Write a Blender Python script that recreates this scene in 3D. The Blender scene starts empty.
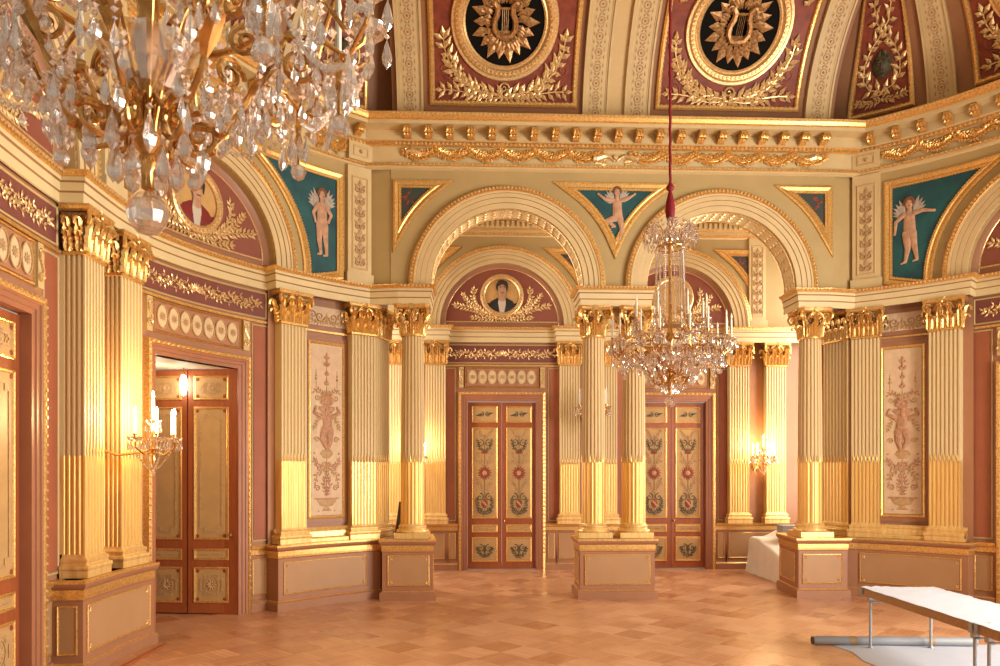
import bpy, math, random
from mathutils import Vector
RND = random.Random(11)
PI = math.pi
C = bpy.context.scene.collection
# ------------------------------------------------------------------ materials
def mat(name, col, rough=.5, metal=0.0, var=0.0, vscale=6.0, col2=None, emit=None, estr=0, spec=.5, stretch=None, bump=0):
    m = bpy.data.materials.new(name); m.use_nodes = True
    nt = m.node_tree; b = nt.nodes['Principled BSDF']
    b.inputs['Base Color'].default_value = (*col, 1)
    b.inputs['Roughness'].default_value = rough
    b.inputs['Metallic'].default_value = metal
    b.inputs['Specular IOR Level'].default_value = spec
    if emit:
        b.inputs['Emission Color'].default_value = (*emit, 1); b.inputs['Emission Strength'].default_value = estr
    if var or bump:
        tc = nt.nodes.new('ShaderNodeTexCoord'); mp = nt.nodes.new('ShaderNodeMapping')
        if stretch: mp.inputs['Scale'].default_value = stretch
        nz = nt.nodes.new('ShaderNodeTexNoise'); nz.inputs['Scale'].default_value = vscale; nz.inputs['Detail'].default_value = 4
        nt.links.new(tc.outputs['Object'], mp.inputs['Vector']); nt.links.new(mp.outputs['Vector'], nz.inputs['Vector'])
        if var:
            rp = nt.nodes.new('ShaderNodeValToRGB')
            c2 = col2 or tuple(c*(1-var) for c in col)
            rp.color_ramp.elements[0].position = .35; rp.color_ramp.elements[0].color = (*c2, 1)
            rp.color_ramp.elements[1].position = .62; rp.color_ramp.elements[1].color = (*col, 1)
            nt.links.new(nz.outputs['Fac'], rp.inputs['Fac']); nt.links.new(rp.outputs['Color'], b.inputs['Base Color'])
        if bump:
            bp = nt.nodes.new('ShaderNodeBump'); bp.inputs['Strength'].default_value = bump; bp.inputs['Distance'].default_value = .02
            nt.links.new(nz.outputs['Fac'], bp.inputs['Height']); nt.links.new(bp.outputs['Normal'], b.inputs['Normal'])
    return m
M = {}
M['cream'] = mat('cream_paint', (.70, .53, .265), .55, var=.08, vscale=3)
M['ivory'] = mat('ivory_paint', (.74, .60, .32), .5, var=.06, vscale=4)
M['olive'] = mat('straw_paint', (.49, .35, .145), .6, var=.08, vscale=2)
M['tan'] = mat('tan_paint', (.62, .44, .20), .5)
M['brownline'] = mat('brown_line_paint', (.34, .17, .07), .6)
M['gold'] = mat('gilding', (.88, .55, .19), .34, .68, var=.2, vscale=45, col2=(.62, .34, .09), bump=.07)
M['leaf'] = mat('pale_gilding', (.90, .66, .33), .35, .55, var=.2, vscale=40, col2=(.66, .40, .15))
M['ggold'] = mat('burnished_gilding', (.92, .66, .27), .36, .45, var=.18, vscale=6, col2=(.80, .50, .16), stretch=(3, 3, .25))
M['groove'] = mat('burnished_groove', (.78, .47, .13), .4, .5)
M['bronze_shade'] = mat('old_gilding_and_shade', (.55, .32, .12), .4, .5, var=.3, vscale=30, col2=(.30, .13, .05))  # lyre colour; on capital bells it puts crevice shade into the colour
M['dado'] = mat('mauve_brown_paint', (.37, .17, .083), .45, var=.08, vscale=3)
M['dadop'] = mat('buff_panel_paint', (.44, .245, .11), .5, var=.06, vscale=3)
M['strip'] = mat('brick_red_paint', (.38, .115, .05), .5, var=.1, vscale=3)
M['wallr'] = mat('rose_brown_paint', (.43, .20, .10), .5, var=.08, vscale=3)
M['door'] = mat('russet_wood', (.36, .098, .028), .4, var=.18, vscale=4, stretch=(6, 6, .7))
M['dframe'] = mat('red_brown_frame_paint', (.38, .15, .075), .45, var=.1, vscale=4)
M['oval'] = mat('cream_yellow_oval', (.72, .56, .32), .5, var=.08, vscale=10)
M['ribf'] = mat('straw_rib_paint', (.66, .50, .25), .55, var=.1, vscale=4)
M['doorp'] = mat('ochre_panel', (.52, .32, .125), .5, var=.1, vscale=5)
M['tymp'] = mat('wine_red_paint', (.29, .085, .05), .6, var=.1, vscale=4)
M['fried'] = mat('dark_wine_paint', (.21, .062, .045), .6, var=.1, vscale=6)
M['coffer'] = mat('crimson_paint', (.27, .05, .016), .55, var=.35, vscale=7, col2=(.17, .025, .01))
M['rosewood'] = mat('red_brown_cove_paint', (.32, .14, .055), .55, var=.1, vscale=3)
M['black'] = mat('black_ground', (.006, .005, .004), .8, spec=.1)
M['teal'] = mat('teal_ground', (.012, .10, .10), .6, var=.5, vscale=3, col2=(.006, .055, .07))
M['dkteal'] = mat('dark_teal_ground', (.02, .07, .06), .6, var=.6, vscale=12, col2=(.09, .045, .03))
M['skin'] = mat('painted_skin', (.60, .34, .20), .6, var=.25, vscale=12)
M['hair'] = mat('painted_hair', (.035, .022, .014), .6)
M['auburn'] = mat('painted_auburn', (.20, .075, .03), .6)
M['wing'] = mat('painted_wing', (.50, .42, .34), .6, var=.3, vscale=20)
M['portg'] = mat('portrait_ground', (.66, .40, .14), .5, var=.15, vscale=6)
M['coat'] = mat('painted_dark_coat', (.02, .022, .025), .5)
M['redcoat'] = mat('painted_red_coat', (.22, .022, .02), .5)
M['shirt'] = mat('painted_shirt', (.62, .55, .45), .5)
M['pink'] = mat('blush_ground', (.70, .50, .31), .6, var=.1, vscale=10)
M['rose'] = mat('rose_brown_ornament', (.54, .28, .15), .6, var=.3, vscale=20)
M['ochre'] = mat('ochre_ornament', (.54, .33, .15), .6, var=.25, vscale=20)
M['redorn'] = mat('red_ornament', (.32, .055, .022), .6, var=.3, vscale=25)
M['green'] = mat('grey_green_ornament', (.10, .095, .05), .6, var=.3, vscale=20)
M['scroll'] = mat('dim_red_scroll', (.32, .085, .035), .6)
M['mask'] = mat('verdigris_mask', (.085, .07, .03), .6, var=.3, vscale=12)
M['velvet'] = mat('wine_velvet', (.20, .008, .016), .6, spec=.3)
M['wax'] = mat('white_candle', (.85, .78, .62), .5)
M['flame'] = mat('lit_bulb', (1, .8, .5), .5, emit=(1, .72, .36), estr=160)
M['brass'] = mat('chandelier_brass', (.72, .42, .14), .22, .95, var=.3, vscale=15, col2=(.45, .22, .06))
M['steel'] = mat('galvanised_steel', (.42, .44, .45), .4, .7)
M['grey'] = mat('grey_plastic', (.27, .28, .30), .45)
M['tape'] = mat('brown_tape', (.33, .20, .09), .5)
M['ply'] = mat('plywood_edge', (.46, .28, .13), .55, var=.2, vscale=5, stretch=(1, 8, 8))
M['paper'] = mat('white_paper', (.60, .62, .68), .7, var=.04, vscale=3)
M['sheet'] = mat('grey_white_floor_cloth', (.46, .48, .54), .75, var=.05, vscale=4)
M['drape'] = mat('white_dust_sheet', (.76, .68, .56), .7, var=.06, vscale=3)
M['slate'] = mat('grey_box_board', (.33, .33, .33), .6)
M['dark'] = mat('dark_wood_board', (.05, .02, .015), .4)
M['lamp'] = mat('lit_glass_lamp', (1, 1, 1), .4, emit=(1, .95, .85), estr=20)
M['ceil'] = mat('cream_ceiling', (.72, .62, .45), .6)
M['pane'] = mat('window_daylight_pane', (1, 1, 1), .4, emit=(1, .93, .82), estr=4.0)

def crystal():
    m = bpy.data.materials.new('cut_crystal'); m.use_nodes = True; nt = m.node_tree
    for n in list(nt.nodes): nt.nodes.remove(n)
    o = nt.nodes.new('ShaderNodeOutputMaterial'); mx = nt.nodes.new('ShaderNodeMixShader'); mx2 = nt.nodes.new('ShaderNodeMixShader')
    g = nt.nodes.new('ShaderNodeBsdfGlass'); g.inputs['IOR'].default_value = 1.5; g.inputs['Roughness'].default_value = .02
    t = nt.nodes.new('ShaderNodeBsdfTransparent'); t.inputs['Color'].default_value = (.95, .94, .93, 1)
    s = nt.nodes.new('ShaderNodeBsdfGlossy'); s.inputs['Roughness'].default_value = .12; s.inputs['Color'].default_value = (1, .97, .94, 1)
    mx.inputs[0].default_value = .45; nt.links.new(g.outputs[0], mx.inputs[1]); nt.links.new(t.outputs[0], mx.inputs[2])
    mx2.inputs[0].default_value = .42; nt.links.new(mx.outputs[0], mx2.inputs[1]); nt.links.new(s.outputs[0], mx2.inputs[2])
    nt.links.new(mx2.outputs[0], o.inputs[0]); return m
M['crystal'] = crystal()

def parquet():
    m = bpy.data.materials.new('oak_parquet'); m.use_nodes = True; nt = m.node_tree; L = nt.links
    b = nt.nodes['Principled BSDF']; N = lambda t: nt.nodes.new(t)
    tc = N('ShaderNodeTexCoord'); mp = N('ShaderNodeMapping'); mp.inputs['Rotation'].default_value = (0, 0, PI/4); mp.inputs['Scale'].default_value = (1/.42,)*3
    L.new(tc.outputs['Object'], mp.inputs['Vector'])
    sp = N('ShaderNodeSeparateXYZ'); L.new(mp.outputs['Vector'], sp.inputs[0])
    def mth(op, a, bb=None):
        n = N('ShaderNodeMath'); n.operation = op
        for k, v in enumerate((a, bb)):
            if v is None: continue
            if isinstance(v, (int, float)): n.inputs[k].default_value = v
            else: L.new(v, n.inputs[k])
        return n.outputs[0]
    fx, fy = mth('FLOOR', sp.outputs[0]), mth('FLOOR', sp.outputs[1])
    par = mth('PINGPONG', mth('ADD', fx, fy), 1)
    sx, sy = mth('FLOOR', mth('MULTIPLY', sp.outputs[0], 6)), mth('FLOOR', mth('MULTIPLY', sp.outputs[1], 6))
    def mixf(f, a, c): return mth('ADD', mth('MULTIPLY', a, mth('SUBTRACT', 1, f)), mth('MULTIPLY', c, f))
    idx = mixf(par, mth('ADD', sx, mth('MULTIPLY', fy, 71.3)), mth('ADD', sy, mth('MULTIPLY', fx, 37.7)))
    wn = N('ShaderNodeTexWhiteNoise'); wn.noise_dimensions = '1D'; L.new(idx, wn.inputs['W'])
    wc = N('ShaderNodeTexWhiteNoise'); wc.noise_dimensions = '1D'; L.new(mth('ADD', mth('MULTIPLY', fx, 13.7), mth('MULTIPLY', fy, 91.9)), wc.inputs['W'])
    nz = N('ShaderNodeTexNoise'); nz.inputs['Scale'].default_value = 9; L.new(tc.outputs['Object'], nz.inputs['Vector'])
    f = mth('ADD', mth('ADD', mth('MULTIPLY', wn.outputs[0], .24), mth('ADD', mth('MULTIPLY', par, .16), mth('MULTIPLY', wc.outputs[0], .36))), mth('MULTIPLY', nz.outputs['Fac'], .24))  # per-cell tone: view-dependent gloss of the parquet put into its colour
    rp = N('ShaderNodeValToRGB'); rp.color_ramp.elements[0].position = .1; rp.color_ramp.elements[0].color = (.45, .19, .085, 1)
    rp.color_ramp.elements[1].position = .9; rp.color_ramp.elements[1].color = (.72, .41, .23, 1)
    L.new(f, rp.inputs['Fac'])
    ed = mth('LESS_THAN', mth('PINGPONG', mixf(par, mth('MULTIPLY', sp.outputs[0], 6), mth('MULTIPLY', sp.outputs[1], 6)), .5), .03)
    mxc = N('ShaderNodeMix'); mxc.data_type = 'RGBA'; L.new(ed, mxc.inputs[0]); L.new(rp.outputs['Color'], mxc.inputs[6]); mxc.inputs[7].default_value = (.26, .09, .03, 1)
    L.new(mxc.outputs[2], b.inputs['Base Color'])
    rr = mth('ADD', .22, mth('MULTIPLY', wc.outputs[0], .22)); L.new(rr, b.inputs['Roughness'])
    return m
M['floor'] = parquet()

# ------------------------------------------------------------------ plan curves
class Seg:                                      # straight run of wall; d grows to the right of the walking direction
    def __init__(s, p0, p1):
        s.p = Vector(p0); v = Vector(p1)-s.p; s.L = v.length; s.t = v/s.L; s.n = Vector((s.t.y, -s.t.x))
    def xy(s, u, d=0): q = s.p+s.t*u+s.n*d; return (q.x, q.y)
    def tan(s, u): return s.t
    def P(s, u, z, d=0): q = s.p+s.t*u+s.n*d; return Vector((q.x, q.y, z))
EA, EB, EY = 6.7, 5.4, 8.4
_N = 4000; _T = [-1.25+2.5*i/_N for i in range(_N+1)]
EB2 = 11.0                                     # the near part of the side walls is much straighter
_eb = lambda t: EB if t > 0 else EB2
_T = [(-.62+.62*i/(_N//2)) if i < _N//2 else 1.25*(i-_N//2)/(_N//2) for i in range(_N+1)]
_X = [(-EA*math.cos(t), EY+_eb(t)*math.sin(t)) for t in _T]
_S = [0.0]
for _i in range(_N): _S.append(_S[-1]+math.dist(_X[_i], _X[_i+1]))
_s0 = _S[_N//2]; _S = [v-_s0 for v in _S]
import bisect
def _t_at(s):
    i = min(max(bisect.bisect_left(_S, s), 1), _N); f = (s-_S[i-1])/(_S[i]-_S[i-1]); return _T[i-1]+(_T[i]-_T[i-1])*f
class Curve:                                    # the oval side walls
    def __init__(s, right=False): s.r = right
    def _pn(s, u):
        t = _t_at(-u if s.r else u)
        p = Vector((-EA*math.cos(t), EY+_eb(t)*math.sin(t))); n = Vector((_eb(t)*math.cos(t), -EA*math.sin(t))).normalized()
        if s.r: p.x *= -1; n.x *= -1
        return p, n
    def xy(s, u, d=0): p, n = s._pn(u); q = p+n*d; return (q.x, q.y)
    def tan(s, u): p, n = s._pn(u); return Vector((-n.y, n.x))
    def P(s, u, z, d=0): q = s.xy(u, d); return Vector((q[0], q[1], z))
class Cove:                                     # curved ceiling springing from a plan curve; second coordinate = arc length up the cove
    H, F, Z0 = 2.4, 3.06, 7.8
    def __init__(s, base, off): s.b = base; s.o = off
    def P(s, u, t, d=0):
        ph = s.phi(t)
        f, h = s.F*(1-math.cos(ph)), s.H*math.sin(ph)
        nf, nh = s.H*math.cos(ph), -s.F*math.sin(ph); k = math.hypot(nf, nh)
        return s.b.P(u, s.Z0+h+nh/k*d, s.o+f+nf/k*d)
    _tab = None
    def phi(s, t):
        if Cove._tab is None:
            a = [0.0]; n = 400
            for i in range(n):
                p = (i+.5)*PI/2/n; a.append(a[-1]+math.hypot(s.F*math.sin(p), s.H*math.cos(p))*PI/2/n)
            Cove._tab = a
        a = Cove._tab; t = min(max(t, 0), a[-1]-1e-6); i = max(1, bisect.bisect_left(a, t)); return (i-1+(t-a[i-1])/(a[i]-a[i-1]))*PI/2/400
YF = 12.35
LW, RW = Curve(False), Curve(True)
FW = Seg((0, YF), (1, YF))
BX = .08
BW = Seg((BX, 15.84), (BX+1, 15.84))

# ------------------------------------------------------------------ mesh builder
class MB:
    def __init__(s): s.v = []; s.f = []; s.mi = []; s.m = 0; s.b = None
    def add(s, vs, fs, m=None):
        o = len(s.v); s.v += [tuple(v) for v in vs]; s.f += [tuple(i+o for i in f) for f in fs]; s.mi += [s.m if m is None else m]*len(fs)
    def grid(s, rows, closed=False, m=None):
        n = len(rows[0]); o = len(s.v)
        for r in rows: s.v += [tuple(p) for p in r]
        for i in range(len(rows)-1):
            for j in range(n if closed else n-1):
                k = (j+1) % n; s.f.append((o+i*n+j, o+i*n+k, o+(i+1)*n+k, o+(i+1)*n+j)); s.mi.append(s.m if m is None else m)
    def rect(s, S, s0, s1, z0, z1, d=0, ns=None, nz=1, m=None):
        ns = ns or max(1, int(abs(s1-s0)/.15))
        s.grid([[S.P(s0+(s1-s0)*i/ns, z0+(z1-z0)*j/nz, d) for i in range(ns+1)] for j in range(nz+1)], m=m)
    def box(s, S, s0, s1, z0, z1, d0, d1, ns=None, m=None):
        ns = ns or max(1, int(abs(s1-s0)/.2)); u = [s0+(s1-s0)*i/ns for i in range(ns+1)]
        s.grid([[S.P(q, z, d) for q in u] for z, d in ((z0, d0), (z0, d1), (z1, d1), (z1, d0), (z0, d0))], m=m)
        for q in (s0, s1): s.add([S.P(q, z0, d0), S.P(q, z0, d1), S.P(q, z1, d1), S.P(q, z1, d0)], [(0, 1, 2, 3)], m)
    def bx(s, c, sx, sy, sz, m=None):
        x, y, z = c
        v = [(x+i*sx/2, y+j*sy/2, z+k*sz/2) for i in (-1, 1) for j in (-1, 1) for k in (-1, 1)]
        s.add(v, [(0, 1, 3, 2), (4, 6, 7, 5), (0, 4, 5, 1), (2, 3, 7, 6), (0, 2, 6, 4), (1, 5, 7, 3)], m)
    def sweep2(s, S, pts, prof, closed=False, ms=None):      # in wall coordinates; prof = [(offset to the left of the path, d)]
        n = len(pts); rows = []
        for i, (a, z) in enumerate(pts):
            def nr(p, q): dx, dy = q[0]-p[0], q[1]-p[1]; l = math.hypot(dx, dy) or 1; return (-dy/l, dx/l)
            n1 = nr(pts[i-1], pts[i]) if (i or closed) else None
            n2 = nr(pts[i], pts[(i+1) % n]) if (i < n-1 or closed) else None
            n1 = n1 or n2; n2 = n2 or n1
            k = 1+n1[0]*n2[0]+n1[1]*n2[1]; k = max(k, .06); mx, mz = (n1[0]+n2[0])/k, (n1[1]+n2[1])/k
            rows.append([S.P(a+mx*o, z+mz*o, d) for o, d in prof])
        if closed: rows.append(rows[0])
        for j in range(len(prof)-1):
            s.grid([[r[j] for r in rows], [r[j+1] for r in rows]], m=ms[j] if ms else None)
    def sweepxy(s, poly, prof, closed=False, ms=None, cap=True): # plan path, prof = [(offset to the right, z)]
        n = len(poly); rows = []
        for i in range(n):
            def nr(p, q): dx, dy = q[0]-p[0], q[1]-p[1]; l = math.hypot(dx, dy) or 1; return (dy/l, -dx/l)
            n1 = nr(poly[i-1], poly[i]) if (i or closed) else None
            n2 = nr(poly[i], poly[(i+1) % n]) if (i < n-1 or closed) else None
            n1 = n1 or n2; n2 = n2 or n1
            k = max(1+n1[0]*n2[0]+n1[1]*n2[1], .25); mx, my = (n1[0]+n2[0])/k, (n1[1]+n2[1])/k
            rows.append([(poly[i][0]+mx*o, poly[i][1]+my*o, z) for o, z in prof])
        if closed: rows.append(rows[0])
        for j in range(len(prof)-1):
            s.grid([[r[j] for r in rows], [r[j+1] for r in rows]], m=ms[j] if ms else None)
        if cap and closed: s.add([r[-1] for r in rows[:-1]], [tuple(range(n))]); s.add([r[0] for r in rows[:-1]], [tuple(range(n))])
        elif cap:
            for r in (rows[0], rows[-1]): s.add(r, [tuple(range(len(r)))])
    def tube(s, pts, r, n=6, m=None, taper=None, cap=True):
        pts = [Vector(p) for p in pts]; rows = []; up = Vector((.31, .17, .93)).normalized()
        for i, p in enumerate(pts):
            t = (pts[min(i+1, len(pts)-1)]-pts[max(i-1, 0)])
            if t.length < 1e-9: t = Vector((0, 0, 1))
            t.normalize(); u = up-t*up.dot(t)
            if u.length < 1e-3: u = Vector((1, 0, 0))-t*t.x
            u.normalize(); w = t.cross(u); up = u
            q = r[i] if isinstance(r, (list, tuple)) else (r*(1+(taper-1)*i/(len(pts)-1)) if taper else r)
            rows.append([p+(u*math.cos(a)+w*math.sin(a))*q for a in (2*PI*k/n for k in range(n))])
        s.grid(rows, closed=True, m=m)
        if cap:
            for r_ in (rows[0], rows[-1]): s.add(r_, [tuple(range(n))], m)
    def lathe(s, prof, c=(0, 0, 0), n=16, m=None):
        s.grid([[(c[0]+r*math.cos(2*PI*k/n), c[1]+r*math.sin(2*PI*k/n), c[2]+z) for k in range(n)] for r, z in prof], closed=True, m=m)
    def leaf(s, S, a, z, ang, l, w, d, h=.012, m=None):
        ca, sa = math.cos(ang), math.sin(ang)
        q = lambda u, v, dd: S.P(a+ca*u-sa*v, z+sa*u+ca*v, d+dd)
        s.add([q(0, 0, 0), q(l*.45, w/2, h*.3), q(l, 0, h*.5), q(l*.45, -w/2, h*.3), q(l*.45, 0, h)], [(0, 4, 1), (1, 4, 2), (2, 4, 3), (3, 4, 0)], m)
    def spray(s, S, pts, l, w, d, step=None, spread=.9, h=.014, stem=True, m=None, jitter=.15, berries=False):
        step = step or l*.5
        if stem: s.tube([S.P(a, z, d) for a, z in pts], l*.07, 4, m=m, cap=False)
        acc = 0; side = 1
        for i in range(len(pts)-1):
            (a0, z0), (a1, z1) = pts[i], pts[i+1]; sl = math.hypot(a1-a0, z1-z0); an = math.atan2(z1-z0, a1-a0)
            while acc < sl:
                f = acc/sl
                for sd in ((side,) if spread < .5 else (1, -1)):
                    k = l*(1+RND.uniform(-jitter, jitter)); s.leaf(S, a0+(a1-a0)*f, z0+(z1-z0)*f, an+sd*spread*(1+RND.uniform(-.25, .25)), k, w, d, h, m)
                    if berries and RND.random() < .5: s.bead(S, a0+(a1-a0)*f+RND.uniform(-l, l)*.5, z0+(z1-z0)*f+RND.uniform(-l, l)*.5, w*.35, d, m)
                side = -side; acc += step
            acc -= sl
        a, z = pts[-1]; s.leaf(S, a, z, an, l, w, d, h, m)
    def bead(s, S, a, z, r, d, m=None):
        v = [S.P(a+r*math.cos(k*PI/3), z+r*math.sin(k*PI/3), d) for k in range(6)]+[S.P(a+r*.6*math.cos(k*PI/3), z+r*.6*math.sin(k*PI/3), d+r*.7) for k in range(6)]
        s.add(v, [(k, (k+1) % 6, 6+(k+1) % 6, 6+k) for k in range(6)]+[(6, 7, 8, 9, 10, 11)], m)
    def beads(s, S, pts, step, r, d, closed=False, m=None):
        P = list(pts)+([pts[0]] if closed else []); acc = step/2
        for i in range(len(P)-1):
            (a0, z0), (a1, z1) = P[i], P[i+1]; sl = math.hypot(a1-a0, z1-z0)
            while acc < sl: s.bead(S, a0+(a1-a0)*acc/sl, z0+(z1-z0)*acc/sl, r, d, m); acc += step
            acc -= sl
    def disc(s, S, a, z, ra, rz, d, n=24, rings=2, bulge=0, m=None, a0=0, a1=2*PI):
        full = abs(a1-a0-2*PI) < 1e-6
        rows = []
        for k in range(rings+1):
            f = max(k/rings, 1e-3)
            rows.append([S.P(a+ra*f*math.cos(a0+(a1-a0)*i/n), z+rz*f*math.sin(a0+(a1-a0)*i/n), d+bulge*(1-f*f)) for i in range(n+(0 if full else 1))])
        s.grid(rows, closed=full, m=m)
    def poly(s, S, pts, d, m=None, bulge=0):
        c = (sum(p[0] for p in pts)/len(pts), sum(p[1] for p in pts)/len(pts)); n = len(pts)
        mid = [(c[0]+(p[0]-c[0])*.6, c[1]+(p[1]-c[1])*.6) for p in pts]
        v = [S.P(p[0], p[1], d) for p in pts]+[S.P(p[0], p[1], d+bulge*.7) for p in mid]+[S.P(c[0], c[1], d+bulge)]
        s.add(v, [(i, (i+1) % n, n+(i+1) % n, n+i) for i in range(n)]+[(n+i, n+(i+1) % n, 2*n) for i in range(n)], m)
    def caps(s, S, p0, p1, r0, r1, d, m=None, bulge=.012):   # tapered limb in low relief
        an = math.atan2(p1[1]-p0[1], p1[0]-p0[0]); pts = []
        for k in range(7): t = an+PI/2+PI*k/6; pts.append((p0[0]+r0*math.cos(t), p0[1]+r0*math.sin(t)))
        for k in range(7): t = an-PI/2+PI*k/6; pts.append((p1[0]+r1*math.cos(t), p1[1]+r1*math.sin(t)))
        s.poly(S, pts, d, m, bulge)
    def spiral(s, S, a, z, r, turns, tr, d, a0=0, sgn=1, m=None, r1=.12, n=None):
        n = n or int(14*turns); s.tube([S.P(a+sgn*(q := r*(1-(1-r1)*i/n))*math.cos(a0+2*PI*turns*i/n), z+q*math.sin(a0+2*PI*turns*i/n), d) for i in range(n+1)], tr, 5, m=m, taper=.6)
def link(o, parent=None):
    C.objects.link(o)
    if parent: o.parent = parent
    return o
def obj(name, mb, mats, parent=None, smooth=False, origin=None, ang=.6):
    """one mesh object; geometry in world coordinates is moved to hang from its parent's base"""
    o0 = origin if origin is not None else (parent['_o'] if parent and '_o' in parent else (0, 0, 0))
    me = bpy.data.meshes.new(name); me.from_pydata([(v[0]-o0[0], v[1]-o0[1], v[2]-o0[2]) for v in mb.v], [], mb.f)
    for m in (mats if isinstance(mats, (list, tuple)) else [mats]): me.materials.append(M[m])
    me.polygons.foreach_set('material_index', mb.mi)
    if smooth: me.polygons.foreach_set('use_smooth', [True]*len(me.polygons)); me.set_sharp_from_angle(angle=ang)
    me.update(); o = bpy.data.objects.new(name, me); link(o, parent)
    if not parent and origin is not None: o.location = origin
    if parent and '_o' in parent: o['_o'] = parent['_o']
    return o
def thing(name, label, cat, loc=(0, 0, 0), group=None, built_in_place=True, rotz=0):
    o = bpy.data.objects.new(name, None); o.empty_display_size = .1; C.objects.link(o); o.location = loc; o.rotation_euler[2] = rotz
    o['label'] = label; o['category'] = cat
    if group: o['group'] = group
    if built_in_place: o['_o'] = tuple(loc)
    return o
def tag(o, label, cat, group=None):
    o['label'] = label; o['category'] = cat
    if group: o['group'] = group
    return o
def struct(o): o['kind'] = 'structure'; return o
def sgroup(name): o = bpy.data.objects.new(name, None); C.objects.link(o); o['kind'] = 'structure'; o['_o'] = (0, 0, 0); return o
def copy_tree(o, parent=None):
    c = o.copy(); C.objects.link(c)
    if parent: c.parent = parent
    for ch in list(o.children): copy_tree(ch, c)
    return c
def place(o, loc, rz, label, group=None):
    o.location = loc; o.rotation_euler[2] = rz; o['label'] = label
    if group: o['group'] = group
    return o
def rectpts(s0, s1, z0, z1, st=.2):      # counter-clockwise, subdivided
    def sub(p, q): n = max(1, int(math.dist(p, q)/st)); return [(p[0]+(q[0]-p[0])*i/n, p[1]+(q[1]-p[1])*i/n) for i in range(n)]
    c = [(s0, z0), (s1, z0), (s1, z1), (s0, z1)]; out = []
    for i in range(4): out += sub(c[i], c[(i+1) % 4])
    return out
def arcpts(a, z, r, t0, t1, n=28, rz=None): return [(a+r*math.cos(t0+(t1-t0)*i/n), z+(rz or r)*math.sin(t0+(t1-t0)*i/n)) for i in range(n+1)]
def linepts(p, q, st=.15): n = max(1, int(math.dist(p, q)/st)); return [(p[0]+(q[0]-p[0])*i/n, p[1]+(q[1]-p[1])*i/n) for i in range(n+1)]
def frame(mb, S, s0, s1, z0, z1, w, d, h, m=None):   # raised rectangular moulding, outer size given
    mb.sweep2(S, rectpts(s0, s1, z0, z1), [(0, d), (0, d+h*.7), (w*.3, d+h), (w*.6, d+h*.6), (w*.8, d+h*.7), (w, d)], True, [m]*5 if m is not None else None)
def wave(s0, s1, z, amp, n, per): return [(s0+(s1-s0)*i/n, z+amp*math.sin(2*PI*per*i/n)) for i in range(n+1)]

M['waxlit'] = mat('glowing_candle', (1, .95, .85), .5, emit=(1, .80, .50), estr=7)
# ------------------------------------------------------------------ the setting
ZD, ZB, ZT, ZC, ZA, ZE = 1.0, 1.24, 2.27, 4.365, 4.87, 5.18     # dado top, shaft foot, gilding line, astragal, abacus top, entablature top
SPR = 5.22
SMIN, SEND = -5.6, 5.1
# floor
mb = MB(); mb.add([(-12, -1.5, 0), (12, -1.5, 0), (12, 17, 0), (-12, 17, 0)], [(0, 1, 2, 3)]); struct(obj('floor', mb, 'floor'))

def lower_wall(mb, S, s0, s1, doors, top=5.1, d=0, m=0):
    cur = s0
    for c, h in sorted(doors):
        if cur < c-h: mb.rect(S, cur, c-h, 0, top, d, m=m)
        a, b_ = max(c-h, s0), min(c+h, s1); mb.rect(S, a, b_, 3.62, top, d, m=m); cur = c+h
    if cur < s1: mb.rect(S, cur, s1, 0, top, d, m=m)
def arch_face(mb, S, s0, s1, arcs, r, D, z1=7.95, z0=5.12, m=0, step=.06):
    cuts = set([s0, s1]); n = int((s1-s0)/step)
    for i in range(n+1): cuts.add(s0+(s1-s0)*i/n)
    for c in arcs:
        for i in range(33):
            u = c-r*math.cos(PI*i/32)
            if s0 < u < s1: cuts.add(u)
    cuts = sorted(cuts); zb = lambda u: max([SPR+math.sqrt(max(0, r*r-(u-c)**2)) if abs(u-c) < r-1e-6 else z0 for c in arcs]+[z0])
    for a, b_ in zip(cuts, cuts[1:]):
        if b_-a < 1e-6: continue
        e = 1e-5; mb.add([S.P(a, zb(a+e), D), S.P(b_, zb(b_-e), D), S.P(b_, z1, D), S.P(a, z1, D)], [(0, 1, 2, 3)], m)
def archpath(c, r, z=SPR, n=40): return [(c+r, 5.16)]+arcpts(c, z, r, 0, PI, n)+[(c-r, 5.16)]

def side_wall(name, S, sg):
    """sg=+1 for the left wall, -1 for the right: s is mirrored"""
    rng = lambda a, b_: (a, b_) if sg > 0 else (-b_, -a)
    w = MB(); lo, hi = rng(SMIN, SEND); dc = [2.06*sg, -1.86*sg] if sg > 0 else [-2.06]
    lower_wall(w, S, lo, hi if sg > 0 else -.6, [(c, .74) for c in dc], m=0)
    arch_face(w, S, lo, hi if sg > 0 else -.6, dc, 1.28, .2, m=1)
    a, b_ = rng(3.3, SEND); w.rect(S, a, b_, 0, 5.1, .06, m=0)           # thicker behind the arabesque panel
    e = S.xy(SEND*sg, .2); f = (-3.87*sg, 12.98)                            # end of the pier towards the arcade
    w.add([(e[0], e[1], 0), (f[0], f[1], 0), (f[0], f[1], 5.1), (e[0], e[1], 5.1)], [(0, 1, 2, 3)], 0)
    g = (-5.2*sg, 12.98+.25); w.add([(f[0], f[1], 0), (g[0], g[1], 0), (g[0], g[1], 7.95), (f[0], f[1], 7.95)], [(0, 1, 2, 3)], 0)
    w.add([(e[0], e[1], 5.1), (-3.7*sg, YF, 5.1), (-3.7*sg, YF, 7.95), (e[0], e[1], 7.95)], [(0, 1, 2, 3)], 1)
    for c in dc:
        w.sweep2(S, archpath(c, 1.28), [(0, 0), (0, .21)], ms=[1])          # arch reveal
    return struct(obj(name, w, ['wallr', 'olive']))
wall_left = side_wall('wall_left', LW, 1); wall_right = side_wall('wall_right', RW, -1)

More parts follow.
